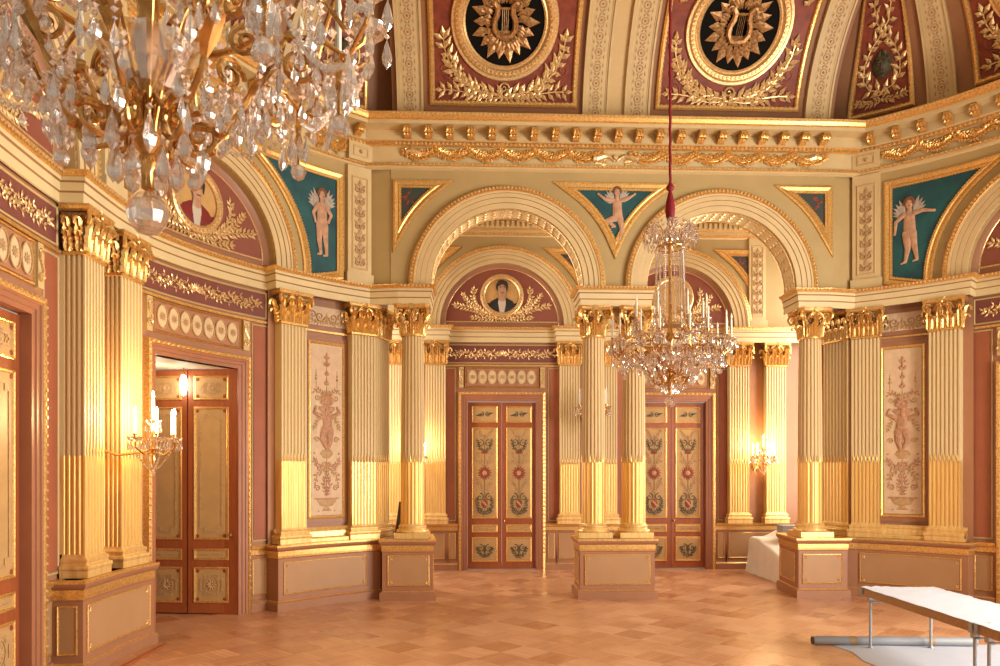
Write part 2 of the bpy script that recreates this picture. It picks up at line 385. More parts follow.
# arcade wall
AR = 1.28; AC = 1.81
w = MB(); arch_face(w, FW, -3.75, 3.75, [-AC, AC], AR, 0, m=0); arch_face(w, FW, -3.75, 3.75, [-AC, AC], AR, -.48, m=0)
for c in (-AC, AC):
    w.sweep2(FW, archpath(c, AR), [(0, -.48), (0, 0)], ms=[1])
for sg in (-1, 1): w.add([FW.P(sg*3.75, 5.1, 0), FW.P(sg*3.75, 5.1, -.7), FW.P(sg*3.75, 7.95, -.7), FW.P(sg*3.75, 7.95, 0)], [(0, 1, 2, 3)], 0)
wall_front = struct(obj('wall_front', w, ['olive', 'ivory']))
for c in (-AC, AC):                                                          # gilded foliage on the reveals
    o = MB(); n = 26
    for i in range(n):
        t = PI*(i+.5)/n
        for dd in (-.12, -.24, -.36):
            P0 = FW.P(c+AR*math.cos(t), SPR+AR*math.sin(t), dd); inn = Vector((-math.cos(t), 0, -math.sin(t))); tg = Vector((-math.sin(t), 0, math.cos(t))); ax = Vector((0, 1, 0))
            l = .055; k = [P0+tg*(-l)+inn*.004, P0+ax*.035+inn*.008, P0+tg*l+inn*.004, P0-ax*.035+inn*.008, P0+inn*.03]
            o.add(k, [(0, 1, 4), (1, 2, 4), (2, 3, 4), (3, 0, 4)])
    for dd in (-.03, -.45): o.tube([FW.P(c+(AR-.008)*math.cos(t), SPR+(AR-.008)*math.sin(t), dd) for t in (PI*i/40 for i in range(41))], .014, 5)
    obj('soffit_ornament', o, 'leaf', wall_front)

# corridor behind the arcade
BC_ = (-1.84, 1.84); BPX = (-4.05, -3.25, -.4, .4, 3.25, 4.05)
w = MB(); lower_wall(w, BW, -5.3, 5.2, [(c, .74) for c in BC_], m=0); arch_face(w, BW, -5.3, 5.2, BC_, 1.32, .12, m=1, z1=7.6)
for c in BC_: w.sweep2(BW, archpath(c, 1.32), [(0, 0), (0, .13)], ms=[1])
wall_back = struct(obj('wall_back', w, ['wallr', 'olive']))
for nm, x, d in (('wall_corridor_left', -5.2, 1), ('wall_corridor_right', 5.28, -1)):
    w = MB(); y0, y1 = 13.1, 15.84
    if 1:
        for (a, b_, c, e) in ((y0, y1, 0, .9), (y0, y1, 6.6, 7.6), (y0, 13.7, .9, 6.6), (15.3, y1, .9, 6.6)): w.add([(x, a, c), (x, b_, c), (x, b_, e), (x, a, e)], [(0, 1, 2, 3)])
    struct(obj(nm, w, 'wallr'))
w = MB(); w.add([(-5.2, 12.6, 7.62), (5.28, 12.6, 7.62), (5.28, 15.9, 7.62), (-5.2, 15.9, 7.62)], [(0, 1, 2, 3)])
ceil2 = struct(obj('ceiling_corridor', w, 'ceil'))
# a window in the corridor's right end, and one in the outer wall right of the camera: both out of the picture
def window(name, x, ya, yb, z0, z1, n=2, rows=4):
    g = sgroup(name); f = MB(); p = MB(); w_ = .06
    for y in [ya+(yb-ya)*i/n for i in range(n+1)]: f.bx((x, y, (z0+z1)/2), .08, w_, z1-z0)
    for z in [z0+(z1-z0)*i/rows for i in range(rows+1)]: f.bx((x, (ya+yb)/2, z), .07, yb-ya+w_, w_ if z in (z0, z1) else .04)
    p.add([(x+.02, ya, z0), (x+.02, yb, z0), (x+.02, yb, z1), (x+.02, ya, z1)], [(0, 1, 2, 3)])
    obj('window_frame', f, 'ceil', g); obj('pane', p, 'pane', g); return g
window('window_1', 5.3, 13.7, 15.3, .9, 6.6); window('window_5', -5.26, 13.7, 15.3, .9, 6.6)  # left-end window is added to brighten the corridor; both made tall for that
w = MB()
for (a, b_, c, e) in ((0, 8, 0, .8), (0, 8, 5.2, 7.6), (0, .6, .8, 5.2), (2.4, 3.2, .8, 5.2), (5.0, 5.8, .8, 5.2), (7.6, 8, .8, 5.2)): w.add([(6.9, a, c), (6.9, b_, c), (6.9, b_, e), (6.9, a, e)], [(0, 1, 2, 3)])
struct(obj('wall_window_side', w, 'wallr'))
for i, y in enumerate((.6, 3.2, 5.8)): window('window_%d' % (i+2), 6.93, y, y+1.8, .8, 5.2)

# ------------------------------------------------------------------ ceiling
CB = {'F': Cove(FW, 0), 'L': Cove(LW, .0), 'R': Cove(RW, .0)}
TT = 4.3
w = MB()
for k, a, b_ in (('F', -3.72, 3.72), ('L', SMIN, 5.9), ('R', -5.9, .0)):
    n = int((b_-a)/.25); w.grid([[CB[k].P(a+(b_-a)*i/n, TT*j/24, 0) for i in range(n+1)] for j in range(25)], m=0)
w.add([(-12, 0, 10.19), (12, 0, 10.19), (12, 14, 10.19), (-12, 14, 10.19)], [(0, 1, 2, 3)], 1)
ceiling = struct(obj('ceiling', w, ['rosewood', 'ceil'], smooth=True, ang=1.0))

# ------------------------------------------------------------------ horizontal mouldings: dado, entablatures, cornice
def path(S, pts, st=.12):
    out = []
    for (a, d0), (b_, d1) in zip(pts, pts[1:]):
        n = max(1, int(abs(b_-a)/st)); out += [S.xy(a+(b_-a)*i/n, d0+(d1-d0)*i/n) for i in range(n)]
    out.append(S.xy(*pts[-1])); return out
ENT = [(.0, ZA-.005), (.02, ZA), (.02, ZA+.10), (.028, ZA+.105), (.035, ZA+.115), (.035, ZA+.20), (.043, ZA+.205), (.055, ZA+.215), (.055, ZA+.255), (.075, ZA+.262), (.105, ZA+.30), (.11, ZE), (-.2, ZE)]
ENTM = [1, 1, 2, 2, 1, 2, 2, 1, 3, 3, 3, 0]
EM = ['cream', 'ivory', 'brownline', 'gold']
def entab(name, poly, closed=False):
    e = MB(); e.sweepxy(poly, ENT, closed, ENTM); return struct(obj(name, e, EM))
def entbeads(parent, S, pts, step=.06):
    o = MB()
    for (a, d0), (b_, d1) in zip(pts, pts[1:]):
        if abs(b_-a) < .05: continue
        n = int(abs(b_-a)/step)
        for i in range(n): o.bead(S, a+(b_-a)*(i+.5)/n, ZA+.29, .022, d0+.10+(d1-d0)*(i+.5)/n)
    obj('bead_row', o, 'leaf', parent)
PL = [(SMIN, .03), (-.62, .03), (-.62, .27), (.82, .27), (.82, .03), (3.3, .03), (3.3, .27), (5.05, .27)]
lp = path(LW, PL)+[(-3.62, 12.27), (-3.11, 12.27), (-3.11, 12.85)]
tl = entab('trim_1', lp); entbeads(tl, LW, PL)
PR = [(-5.05, .27), (-3.3, .27), (-3.3, .03), (-.6, .03)]
rp = [(3.11, 12.85), (3.11, 12.27), (3.62, 12.27)]+path(RW, PR)
tr = entab('trim_2', rp); entbeads(tr, RW, PR)
tc_ = entab('trim_3', [(-.58, 12.27), (.58, 12.27), (.58, 12.85), (-.58, 12.85)], True)
o = MB()
for x0, x1 in ((-3.6, -3.1), (-.58, .58), (3.1, 3.6)):
    n = int((x1-x0)/.06)
    for i in range(n): o.bead(FW, x0+(x1-x0)*(i+.5)/n, ZA+.29, .022, .18)
obj('bead_row', o, 'leaf', tc_)
PBK = [(-5.2, .24), (-2.98, .24), (-2.98, .05), (-.68, .05), (-.68, .24), (.68, .24), (.68, .05), (2.98, .05), (2.98, .24), (5.2, .24)]
tb = entab('trim_4', path(BW, PBK)); entbeads(tb, BW, PBK)

# upper cornice
CORN = [(.0, 7.12), (.05, 7.14), (.05, 7.17), (.07, 7.18), (.07, 7.21), (.02, 7.23), (.02, 7.47), (.06, 7.485), (.10, 7.50), (.10, 7.54), (.13, 7.55), (.16, 7.56), (.16, 7.71), (.40, 7.715), (.40, 7.77), (.43, 7.785), (.46, 7.83), (.47, 7.87), (.42, 7.90), (-.1, 7.92)]
CORM = [0, 0, 1, 1, 0, 0, 0, 1, 1, 1, 0, 0, 0, 0, 1, 1, 1, 1, 0]
def cornice(name, runs):
    e = MB(); b_ = MB()
    for S, a, z, d, pre, post in runs:
        e.sweepxy(pre+path(S, [(a, d), (z, d)])+post, CORN, False, CORM)
        n = int((z-a)/.07)
        for i in range(n):
            u = a+(z-a)*(i+.5)/n
            b_.bead(S, u, 7.525, .026, d+.10); b_.bead(S, u, 7.85, .022, d+.455); b_.bead(S, u, 7.195, .018, d+.07)
    t = struct(obj(name, e, ['cream', 'gold'])); obj('bead_row', b_, 'leaf', t); return t
def modillion_mb(S, u, d):
    o = MB(); w_ = .055
    prof = [(.17, 7.70), (.37, 7.70), (.38, 7.66), (.34, 7.60), (.27, 7.60), (.22, 7.56), (.17, 7.555)]
    L_ = [S.P(u-w_, z, d+q) for q, z in prof]; R_ = [S.P(u+w_, z, d+q) for q, z in prof]; n = len(prof)
    o.add(L_+R_, [tuple(range(n)), tuple(range(n, 2*n))]+[(i, (i+1) % n, n+(i+1) % n, n+i) for i in range(n)])
    for k in (-1, 0, 1): o.leaf(S, u+k*.03, 7.68, -PI/2+k*.3, .11, .05, d+.385, .02); o.leaf(S, u+k*.03, 7.62, -PI/2+k*.5, .07, .05, d+.30, .03)
    return o
e = MB(); ln = path(LW, [(SMIN, .2), (4.98, .2)])+[(-3.74, YF), (3.74, YF)]+path(RW, [(-4.98, .2), (0, .2)]); e.sweepxy(ln, CORN, False, CORM); cr = struct(obj('trim_5', e, ['cream', 'gold'])); cl = crr = cr
for S, a_, z_, d_ in ((FW, -3.7, 3.7, 0), (LW, SMIN, 4.95, .2), (RW, -4.95, 0, .2)):
    b_ = MB(); n = int((z_-a_)/.07)
    for i in range(n):
        u = a_+(z_-a_)*(i+.5)/n; b_.bead(S, u, 7.525, .026, d_+.10); b_.bead(S, u, 7.85, .022, d_+.455); b_.bead(S, u, 7.195, .018, d_+.07)
    obj('bead_row', b_, 'leaf', cr)
for i in range(21): obj('modillion', modillion_mb(FW, -3.45+i*.345, 0), 'gold', cr)
for i in range(20): obj('modillion', modillion_mb(LW, 4.75-i*.4, .2), 'gold', cl)
for i in range(10): obj('modillion', modillion_mb(RW, -4.75+i*.4, .2), 'gold', crr)
def garland(S, a, b_, d, n, z=7.36):        # swags of fruit and leaves
    o = MB(); L_ = (b_-a)/n
    for k in range(n):
        u = a+L_*k; pts = [(u+L_*i/10, z+.07-.11*math.sin(PI*i/10)) for i in range(11)]
        o.spray(S, pts, .10, .06, d+.02, .04, .9, .035, berries=True); o.spray(S, [(p[0], p[1]+.06) for p in pts[2:9]], .07, .045, d+.02, .05, .9, .025, berries=True)
        o.bead(S, u, z+.07, .04, d+.02); o.leaf(S, u, z+.06, -PI/2, .11, .05, d+.02, .02)
        o.spiral(S, u+L_*.5, z+.05, .045, 1.2, .012, d+.03)
    return o
obj('garland', garland(FW, -3.55, -.25, .02, 6), 'gold', cr); obj('garland', garland(FW, .25, 3.55, .02, 6), 'gold', cr)
obj('garland', garland(LW, 3.95, 4.6, .22, 2), 'gold', cl); obj('garland', garland(LW, -1.0, 3.5, .22, 8), 'gold', cl); obj('garland', garland(RW, -4.6, -.3, .22, 8), 'gold', crr)
o = MB()                                     # crossed cornucopia over the middle of the arcade
for sg in (-1, 1):
    o.tube([FW.P(sg*(.02+.06*i), 7.30+.015*i+.05*math.sin(i*.8), .05) for i in range(7)], [.012, .018, .026, .034, .042, .05, .055], 7); o.spray(FW, [(sg*.15, 7.28), (sg*.3, 7.31)], .07, .05, .03)
o.bead(FW, 0, 7.36, .06, .03); obj('cornucopia_ornament', o, 'leaf', cr)
o = MB()
for e0, sg in ((-3.5, 1), (3.5, -1)): o.tube([FW.P(e0+sg*.05*i, 7.40+.02*math.sin(i), .05) for i in range(7)], [.03, .04, .05, .045, .035, .02, .012], 7)
obj('horn_ornament', o, 'leaf', cr)
# corridor cornice with dentils
e = MB(); e.sweepxy([(-5.2, 15.72), (5.28, 15.72)], [(0, 7.1), (.03, 7.12), (.05, 7.18), (.05, 7.24), (.09, 7.26), (.09, 7.42), (.16, 7.43), (.18, 7.5), (.24, 7.58), (.24, 7.62)], False, [0, 1, 0, 1, 0, 0, 0, 1, 0])
for i in range(96): x = -5.1+i*.108; e.bx((x, 15.60, 7.34), .06, .07, .11, 0)
struct(obj('trim_8', e, ['cream', 'gold']))

# dado and skirting in the door bays
DADO = [(.05, 0), (.05, .13), (.03, .15), (.02, .17), (.0, .175), (.0, .84), (.02, .85), (.02, .93), (.045, .94), (.055, ZD), (-.05, ZD)]
DADM = [0, 1, 0, 0, 0, 0, 1, 0, 1, 1]
def dado(name, S, runs, d=.02):
    e = MB(); p = MB()
    for a, b_ in runs:
        e.sweepxy(path(S, [(a, d), (b_, d)]), DADO, False, DADM)
        if b_-a > .2: p.rect(S, a+.06, b_-.06, .26, .78, d+.008, m=0); frame(p, S, a+.045, b_-.045, .245, .795, .02, d+.005, .012, 1)
    t = struct(obj(name, e, ['dado', 'gold'])); obj('dado_panel', p, ['dadop', 'gold'], t); return t
dado('baseboard_left', LW, [(SMIN, -2.80), (-.92, -.56), (.82, 1.12), (3.0, 3.34)])
dado('baseboard_right', RW, [(-3.34, -3.0), (-1.12, -.7)])
dado('baseboard_back', BW, [(-5.2, -4.4), (-4.4, -3.02), (-3.02, -2.78), (-.90, -.66), (-.66, .66), (.66, .90), (2.78, 3.02), (3.02, 4.4), (4.4, 5.2)])

# ------------------------------------------------------------------ arch mouldings
def archivolt(name, S, c, r, D):
    e = MB(); pr = [(0, D-.02), (0, D+.03), (-.085, D+.03), (-.09, D+.045), (-.17, D+.045), (-.175, D+.06), (-.24, D+.06), (-.245, D+.07), (-.275, D+.075), (-.285, D+.09), (-.36, D+.065), (-.375, D)]
    e.sweep2(S, archpath(c, r), pr, ms=[0, 0, 1, 0, 1, 0, 1, 0, 2, 2, 2]); b_ = MB(); b_.beads(S, archpath(c, r+.325), .062, .026, D+.075)
    t = struct(obj(name, e, ['cream', 'brownline', 'gold'], smooth=True, ang=.4)); obj('bead_row', b_, 'leaf', t); return t
k = 9
for S, c, r, D in ((FW, -AC, AR, 0), (FW, AC, AR, 0), (LW, 2.06, AR, .2), (LW, -1.86, AR, .2), (RW, -2.06, AR, .2), (BW, -1.84, 1.32, .12), (BW, 1.84, 1.32, .12)):
    archivolt('trim_%d' % k, S, c, r, D); k += 1

# narrow upper strips with candelabrum ornament
def strip(S, u, D, zz=(5.24, 6.98), w=.44):
    e = MB(); e.box(S, u-w/2, u+w/2, zz[0]-.04, 7.12, D-.1, D+.05, 2, 0); e.box(S, u-w/2-.03, u+w/2+.03, zz[0]-.04, zz[0]+.12, D-.1, D+.08, 2, 0); e.box(S, u-w/2, u+w/2, 7.21, 7.50, D-.1, D+.09, 2, 0)
    t = struct(obj('trim_%d' % k, e, ['cream']))
    p = MB(); p.rect(S, u-w*.31, u+w*.31, zz[0]+.22, zz[1]-.06, D+.055, 2, m=0); frame(p, S, u-w*.34, u+w*.34, zz[0]+.19, zz[1]-.03, .03, D+.05, .018, 1); frame(p, S, u-w*.32, u+w*.32, 7.27, 7.44, .03, D+.09, .015, 1)
    obj('strip_panel', p, ['cream', 'tan'], t)
    o = MB(); z = zz[0]+.3
    while z < zz[1]-.15:
        o.spiral(S, u+.05, z, .052, 1.2, .013, D+.065, PI, 1); o.spiral(S, u-.05, z, .052, 1.2, .013, D+.065, PI, -1); o.leaf(S, u, z+.02, PI/2, .15, .09, D+.058); o.leaf(S, u+.03, z+.02, .7, .1, .05, D+.058); o.leaf(S, u-.03, z+.02, PI-.7, .1, .05, D+.058); o.bead(S, u, z, .03, D+.06); z += .20
    o.bead(S, u, 7.355, .035, D+.095)
    obj('candelabrum_ornament', o, 'ochre', t)
for S, u, D in ((LW, 4.86, .22), (RW, -4.86, .22), (BW, -3.65, .12), (BW, 3.65, .12), (BW, 0, .12), (LW, .1, .22)):
    strip(S, u, D, w=.44 if S is not BW else .36); k += 1
# ------------------------------------------------------------------ doors, overdoors, lunettes
def panel_frame(p, S, s0, s1, z0, z1, d, w=.04):
    p.rect(S, s0+w*.6, s1-w*.6, z0+w*.6, z1-w*.6, d+.004, 2, m=0); frame(p, S, s0, s1, z0, z1, w, d, .016, 1)
def leaf_panels(root, S, s0, s1, d, rich):
    """one door leaf with its four panels"""
    b_ = MB(); b_.box(S, s0, s1, .02, 3.6, d-.05, d, 2); lf = obj('door_leaf', b_, 'door', root)
    w = s1-s0; a, e = s0+w*.12, s1-w*.12; m_ = (a+e)/2
    for (z0, z1, kind) in ((3.16, 3.52, 'top'), (1.1, 3.06, 'tall'), (.80, .97, 'strip'), (.17, .70, 'low')):
        p = MB(); panel_frame(p, S, a, e, z0, z1, d); obj('door_panel', p, ['doorp', 'gold'], lf)
        o = MB(); q = d+.008
        if rich:
            if kind == 'tall':
                for sg in (-1, 1):
                    o.spiral(S, m_+sg*.09, 2.72, .08, 1.3, .010, q, PI/2, sg, 0); o.spiral(S, m_+sg*.10, 1.56, .085, 1.3, .011, q, PI/2, sg, 0); o.spiral(S, m_+sg*.08, 1.28, .07, 1.2, .010, q, -PI/2, sg, 0)
                    o.spray(S, [(m_, 2.55), (m_+sg*.12, 2.62), (m_+sg*.15, 2.78)], .05, .022, q, .04, 1, m=0); o.spray(S, [(m_, 1.2), (m_+sg*.15, 1.3), (m_+sg*.16, 1.5)], .06, .028, q, .04, 1, m=0)
                for i in range(7): o.leaf(S, m_, 2.50, PI*(i+.5)/7, .09, .03, q, m=1)
                for i in range(14): o.leaf(S, m_, 2.08, 2*PI*i/14, .16, .06, q, m=1)
                for sg in (-1, 1):
                    for z0_, z1_ in ((2.2, 2.5), (1.62, 1.95), (2.75, 3.0), (1.14, 1.24)): o.spray(S, [(m_, z0_), (m_+sg*.07, (z0_+z1_)/2), (m_+sg*.15, z1_)], .05, .024, q, .045, .9, .008, m=2)
                    o.spiral(S, m_+sg*.11, 2.32, .06, 1.3, .008, q, 0, sg, 2); o.spiral(S, m_+sg*.11, 1.84, .06, 1.3, .008, q, 0, sg, 2)
                o.disc(S, m_, 2.08, .055, .055, q+.006, 12, 1, .01, m=2)
                o.disc(S, m_, 1.42, .07, .10, q+.004, 12, 1, .006, m=1); o.caps(S, (m_-.04, 1.47), (m_+.04, 1.38), .02, .02, q+.012, 2, .004)
                o.tube([S.P(m_, z, q) for z in (1.2, 1.9, 2.3, 2.9)], .005, 4, m=0)
            elif kind == 'low':
                for sg in (-1, 1):
                    o.spiral(S, m_+sg*.09, .46, .085, 1.4, .011, q, PI/2, sg, 0); o.spray(S, [(m_, .28), (m_+sg*.1, .33), (m_+sg*.15, .45)], .06, .028, q, .04, 1, m=0)
                o.leaf(S, m_, .3, PI/2, .25, .06, q, m=0)
            elif kind == 'top':
                for sg in (-1, 1): o.spiral(S, m_+sg*.07, 3.34, .055, 1.3, .009, q, PI/2, sg, 0); o.leaf(S, m_+sg*.03, 3.34, PI/2-sg*PI/2+.2, .17, .05, q, m=0)
            else: o.leaf(S, m_, .885, 0, .16, .03, q, m=2); o.leaf(S, m_, .885, PI, .16, .03, q, m=2)
        else:
            h = z1-z0; x0, x1 = a+w*.13, e-w*.13; y0, y1 = z0+w*.16, z1-w*.16
            if kind != 'strip':
                c = min(.07, (y1-y0)*.2); out = [(x0+c, y0), (x1-c, y0), (x1-c, y0+c), (x1, y0+c), (x1, y1-c), (x1-c, y1-c), (x1-c, y1), (x0+c, y1), (x0+c, y1-c), (x0, y1-c), (x0, y0+c), (x0+c, y0+c)]
                o.sweep2(S, out, [(0, q), (0, q+.004), (.022, q+.004), (.022, q)], True, [2]*3)
                for px in (a+w*.085, e-w*.085):
                    for pz in (z0+w*.085, z1-w*.085): o.disc(S, px, pz, .028, .028, q, 8, 1, .005, m=1)
                if kind in ('low', 'top'):
                    for i in range(10): o.leaf(S, m_, (z0+z1)/2, 2*PI*i/10, min(.1, h*.22), .035, q, m=2)
                    o.sweep2(S, arcpts(m_, (z0+z1)/2, w*.17, 0, 2*PI, 16, h*.27)[:-1], [(0, q), (0, q+.004), (.016, q+.004), (.016, q)], True, [2]*3)
            else: o.leaf(S, m_, .885, 0, .2, .02, q, m=2); o.leaf(S, m_, .885, PI, .2, .02, q, m=2)
        obj('panel_ornament', o, ['green', 'redorn', 'ochre'], lf)
    return lf
def door_frame(root, S, c, h=.74, top=3.62):
    e = MB(); pth = [(c-h, 0)]+linepts((c-h, .02), (c-h, top), .6)[1:]+linepts((c-h, top), (c+h, top), .12)[1:]+linepts((c+h, top), (c+h, 0), .6)[1:]
    e.sweep2(S, pth, [(0, -.1), (0, .03), (.05, .035), (.055, .05), (.10, .055), (.105, .07), (.13, .075), (.14, .09), (.185, .08), (.20, .0)], ms=[0, 0, 1, 0, 1, 0, 2, 2, 2]); obj('door_frame', e, ['dframe', 'brownline', 'gold'], root)
    b_ = MB(); p2 = [(c-h-.16, .2), (c-h-.16, top+.16), (c+h+.16, top+.16), (c+h+.16, .2)]; q = []
    for i in range(3): q += linepts(p2[i], p2[i+1], .15)[:-1]
    b_.beads(S, q, .09, .022, .085); obj('bead_row', b_, 'leaf', root)
def overdoor(S, c, label, d=0):
    t = thing('overdoor_panel', label, 'panel', tuple(S.P(c, 3.9, d)), 'overdoor panels of oval medallions')
    f = MB(); f.rect(S, c-.76, c+.76, 3.94, 4.31, d+.03, m=0); frame(f, S, c-.79, c+.79, 3.91, 4.34, .03, d, .045, 1); obj('panel_field', f, ['wallr', 'gold'], t)
    for i in range(7):
        u = c-.63+.21*i; o = MB(); o.disc(S, u, 4.125, .104, .158, d+.035, 18, 1, .01, m=0)
        o.sweep2(S, arcpts(u, 4.125, .104, 0, 2*PI, 18, .158)[:-1], [(0, d+.035), (0, d+.05), (.014, d+.05), (.014, d+.035)], True, [1]*3)
        for j in range(8): o.leaf(S, u, 4.125, 2*PI*j/8, .065, .028, d+.043, m=1)
        o.disc(S, u, 4.125, .02, .02, d+.05, 8, 1, .006, m=2); obj('oval_medallion', o, ['oval', 'ochre', 'rose'], t)
    for sg in (-1, 1):
        o = MB(); u = c+sg*.87; o.box(S, u-.05, u+.05, 3.9, 4.34, d, d+.05, 1, 0); o.spiral(S, u, 4.0, .05, 1.5, .016, d+.06, 0, sg, 1); o.spiral(S, u, 4.27, .035, 1.3, .014, d+.06, PI, sg, 1)
        o.tube([S.P(u+.035*math.sin(i), 4.0+.27*i/6, d+.06) for i in range(7)], .013, 5, m=1); obj('console', o, ['tan', 'leaf'], t)
def frieze(S, c, label, d=.0, hw=1.22):
    t = thing('foliage_frieze', label, 'frieze', tuple(S.P(c, 4.4, d)), 'dark red foliage friezes over doors')
    f = MB(); f.rect(S, c-hw, c+hw, 4.45, 4.80, d+.02, m=0); frame(f, S, c-hw-.03, c+hw+.03, 4.42, 4.83, .03, d, .03, 1); f.box(S, c-hw-.06, c+hw+.06, 4.355, 4.39, d, d+.04, m=2); obj('frieze_field', f, ['fried', 'tan', 'gold'], t)
    o = MB()
    for sg in (-1, 1):
        o.spray(S, wave(c+sg*.1, c+sg*(hw-.1), 4.625, sg*.06, 40, 2.5), .075, .038, d+.025, .062, 1.0, .015)
        o.spray(S, wave(c+sg*.1, c+sg*(hw-.15), 4.625, -sg*.07, 40, 2.5), .065, .03, d+.025, .085, .9, .015)
    for i in range(9): o.leaf(S, c, 4.60, PI*i/8, .12, .05, d+.025)
    obj('gilded_foliage', o, 'leaf', t)
def branch(o, S, c, z, sg, D):
    """laurel branch rising from below the medallion"""
    o.spray(S, [(c-sg*.05, z-.02), (c+sg*.25, z+.02), (c+sg*.5, z+.10), (c+sg*.72, z+.18), (c+sg*.98, z+.24)], .11, .05, D, .07, .8, .02)
    o.spray(S, [(c+sg*.35, z+.06), (c+sg*.55, z+.24), (c+sg*.62, z+.42), (c+sg*.6, z+.58)], .10, .048, D, .065, .8, .02)
    o.spray(S, [(c+sg*.5, z+.12), (c+sg*.72, z+.32), (c+sg*.82, z+.46)], .09, .045, D, .065, .8, .02)
    o.spray(S, [(c+sg*.1, z-.03), (c+sg*.35, z-.05), (c+sg*.6, z-.02)], .10, .045, D, .07, .7, .02)
    for i in range(4): o.bead(S, c+sg*(.45+.1*i), z+.12+.12*(i % 2), .02, D+.01)
def portrait(par, S, c, z, r, D, coat, hair, flip=1, quarter=False):
    k = 1.5*r/.36
    g = MB(); g.disc(S, c, z, r*.98, r*.98, D+.012, 32, 3); obj('portrait_ground', g, 'portg', par)
    cl = []
    import math as _m
    for i in range(25):                      # bust clipped by the round frame
        t = -PI*.93+PI*.86*i/24; cl.append((c+r*.97*_m.cos(t), z+r*.97*_m.sin(t)))
    bust = [p for p in cl if p[1] < z-.10*k]
    lx, rx = min(p[0] for p in bust), max(p[0] for p in bust)
    sh = [(rx, z-.16*k), (c+.15*k, z-.075*k), (c+.07*k, z-.03*k), (c-.07*k, z-.03*k), (c-.16*k, z-.08*k), (lx, z-.17*k)]
    o = MB(); o.poly(S, bust+sh, D+.018, None, .012*k); obj('painted_coat', o, coat, par)
    o = MB(); o.poly(S, [(c-.05*k, z-.03*k), (c+.05*k, z-.03*k), (c+.055*k, z-.12*k), (c+.02*k, z-.30*k), (c-.03*k, z-.26*k), (c-.055*k, z-.10*k)], D+.034, None, .008); obj('painted_shirt', o, 'shirt', par)
    hz = z+.09*k
    o = MB(); o.caps(S, (c, z+.0), (c, z-.05*k), .045*k, .05*k, D+.036); o.poly(S, [(c+.072*k*math.cos(t)*(1 if math.sin(t) > 0 else .86), hz+(.10*k)*math.sin(t)) for t in (2*PI*i/20 for i in range(20))], D+.04, None, .02)
    o.poly(S, [(c+flip*.01*k-.012*k, hz+.02*k), (c+flip*.01*k+.012*k, hz+.02*k), (c+flip*.022*k, hz-.03*k), (c+flip*.0, hz-.035*k)], D+.058, None, .006); obj('painted_face', o, 'skin', par)
    o = MB()
    for sx in (-1, 1):
        o.disc(S, c+flip*.008*k+sx*.030*k, hz+.018*k, .012*k, .006*k, D+.0595, 8, 1); o.caps(S, (c+flip*.008*k+sx*.016*k, hz+.036*k), (c+flip*.008*k+sx*.046*k, hz+.036*k), .004*k, .003*k, D+.058, None, .002)
    o.caps(S, (c+flip*.008*k-.02*k, hz-.055*k), (c+flip*.008*k+.02*k, hz-.055*k), .005*k, .005*k, D+.058, None, .002)
    o.poly(S, [(c-.074*k, hz+.03*k), (c-.085*k, hz+.06*k), (c-.05*k, hz+.125*k), (c+.01*k, hz+.135*k), (c+.07*k, hz+.11*k), (c+.088*k, hz+.06*k), (c+.074*k, hz+.03*k), (c+.064*k, hz+.05*k), (c+.03*k, hz+.07*k), (c-.03*k, hz+.065*k), (c-.062*k, hz+.045*k)], D+.052, None, .012)
    for sx in (-1, 1): o.caps(S, (c+sx*.072*k, hz+.04*k), (c+sx*.068*k, hz-.02*k), .015*k, .008*k, D+.050, None, .008)
    obj('painted_hair', o, hair, par)
def lunette(S, c, r, label, D=0, pr=None):
    z0 = ZE+.06
    t = thing('lunette_panel', label, 'lunette', tuple(S.P(c, z0, D)), 'painted lunettes over the doors')
    f = MB(); n = 30; R0 = r-.10
    for q0, q1, m_ in ((0, R0, 0),):
        f.grid([[S.P(c+R0*(j/10)*math.cos(PI*i/n), SPR+.08+(R0)*(j/10)*math.sin(PI*i/n)*1.0, D+.01) for i in range(n+1)] for j in range(11)], m=0)
    f.rect(S, c-r, c+r, z0-.06, SPR+.08, D+.009, m=2)
    f.sweep2(S, arcpts(c, SPR+.02, r, 0, PI, 40), [(0, D), (0, D+.07), (.05, D+.05), (.10, D+.02), (.11, D+.01)], ms=[2, 2, 2, 1])
    f.sweep2(S, arcpts(c, SPR+.08, R0, 0, PI, 40), [(0, D+.01), (0, D+.025), (.022, D+.025), (.022, D+.01)], ms=[1]*3); f.sweep2(S, linepts((c-R0, SPR+.08), (c+R0, SPR+.08), .1), [(0, D+.01), (0, D+.025), (.022, D+.025), (.022, D+.01)], ms=[1]*3)
    obj('lunette_field', f, ['tymp', 'leaf', 'dado'], t)
    zc = SPR+.65; pr_ = .36
    m_ = MB(); m_.sweep2(S, arcpts(c, zc, pr_, 0, 2*PI, 36)[:-1], [(0, D+.01), (0, D+.04), (-.03, D+.065), (-.07, D+.06), (-.10, D+.045), (-.11, D+.01)], True)
    m_.beads(S, arcpts(c, zc, pr_+.06, 0, 2*PI, 36)[:-1], .07, .022, D+.06, True); md = obj('medallion_frame', m_, 'leaf', t)
    if pr: portrait(md, S, c, zc, pr_, D, *pr)
    else: g = MB(); g.disc(S, c, zc, pr_, pr_, D+.012, 32, 3); obj('medallion_ground', g, 'portg', md)
    for sg in (-1, 1): o = MB(); branch(o, S, c, SPR+.20, sg, D+.02); obj('laurel_branch', o, 'leaf', t)
    o = MB(); o.spiral(S, c+.08, SPR+.13, .06, 1.3, .014, D+.03, PI, 1); o.spiral(S, c-.08, SPR+.13, .06, 1.3, .014, D+.03, PI, -1); obj('ribbon_bow', o, 'leaf', t)
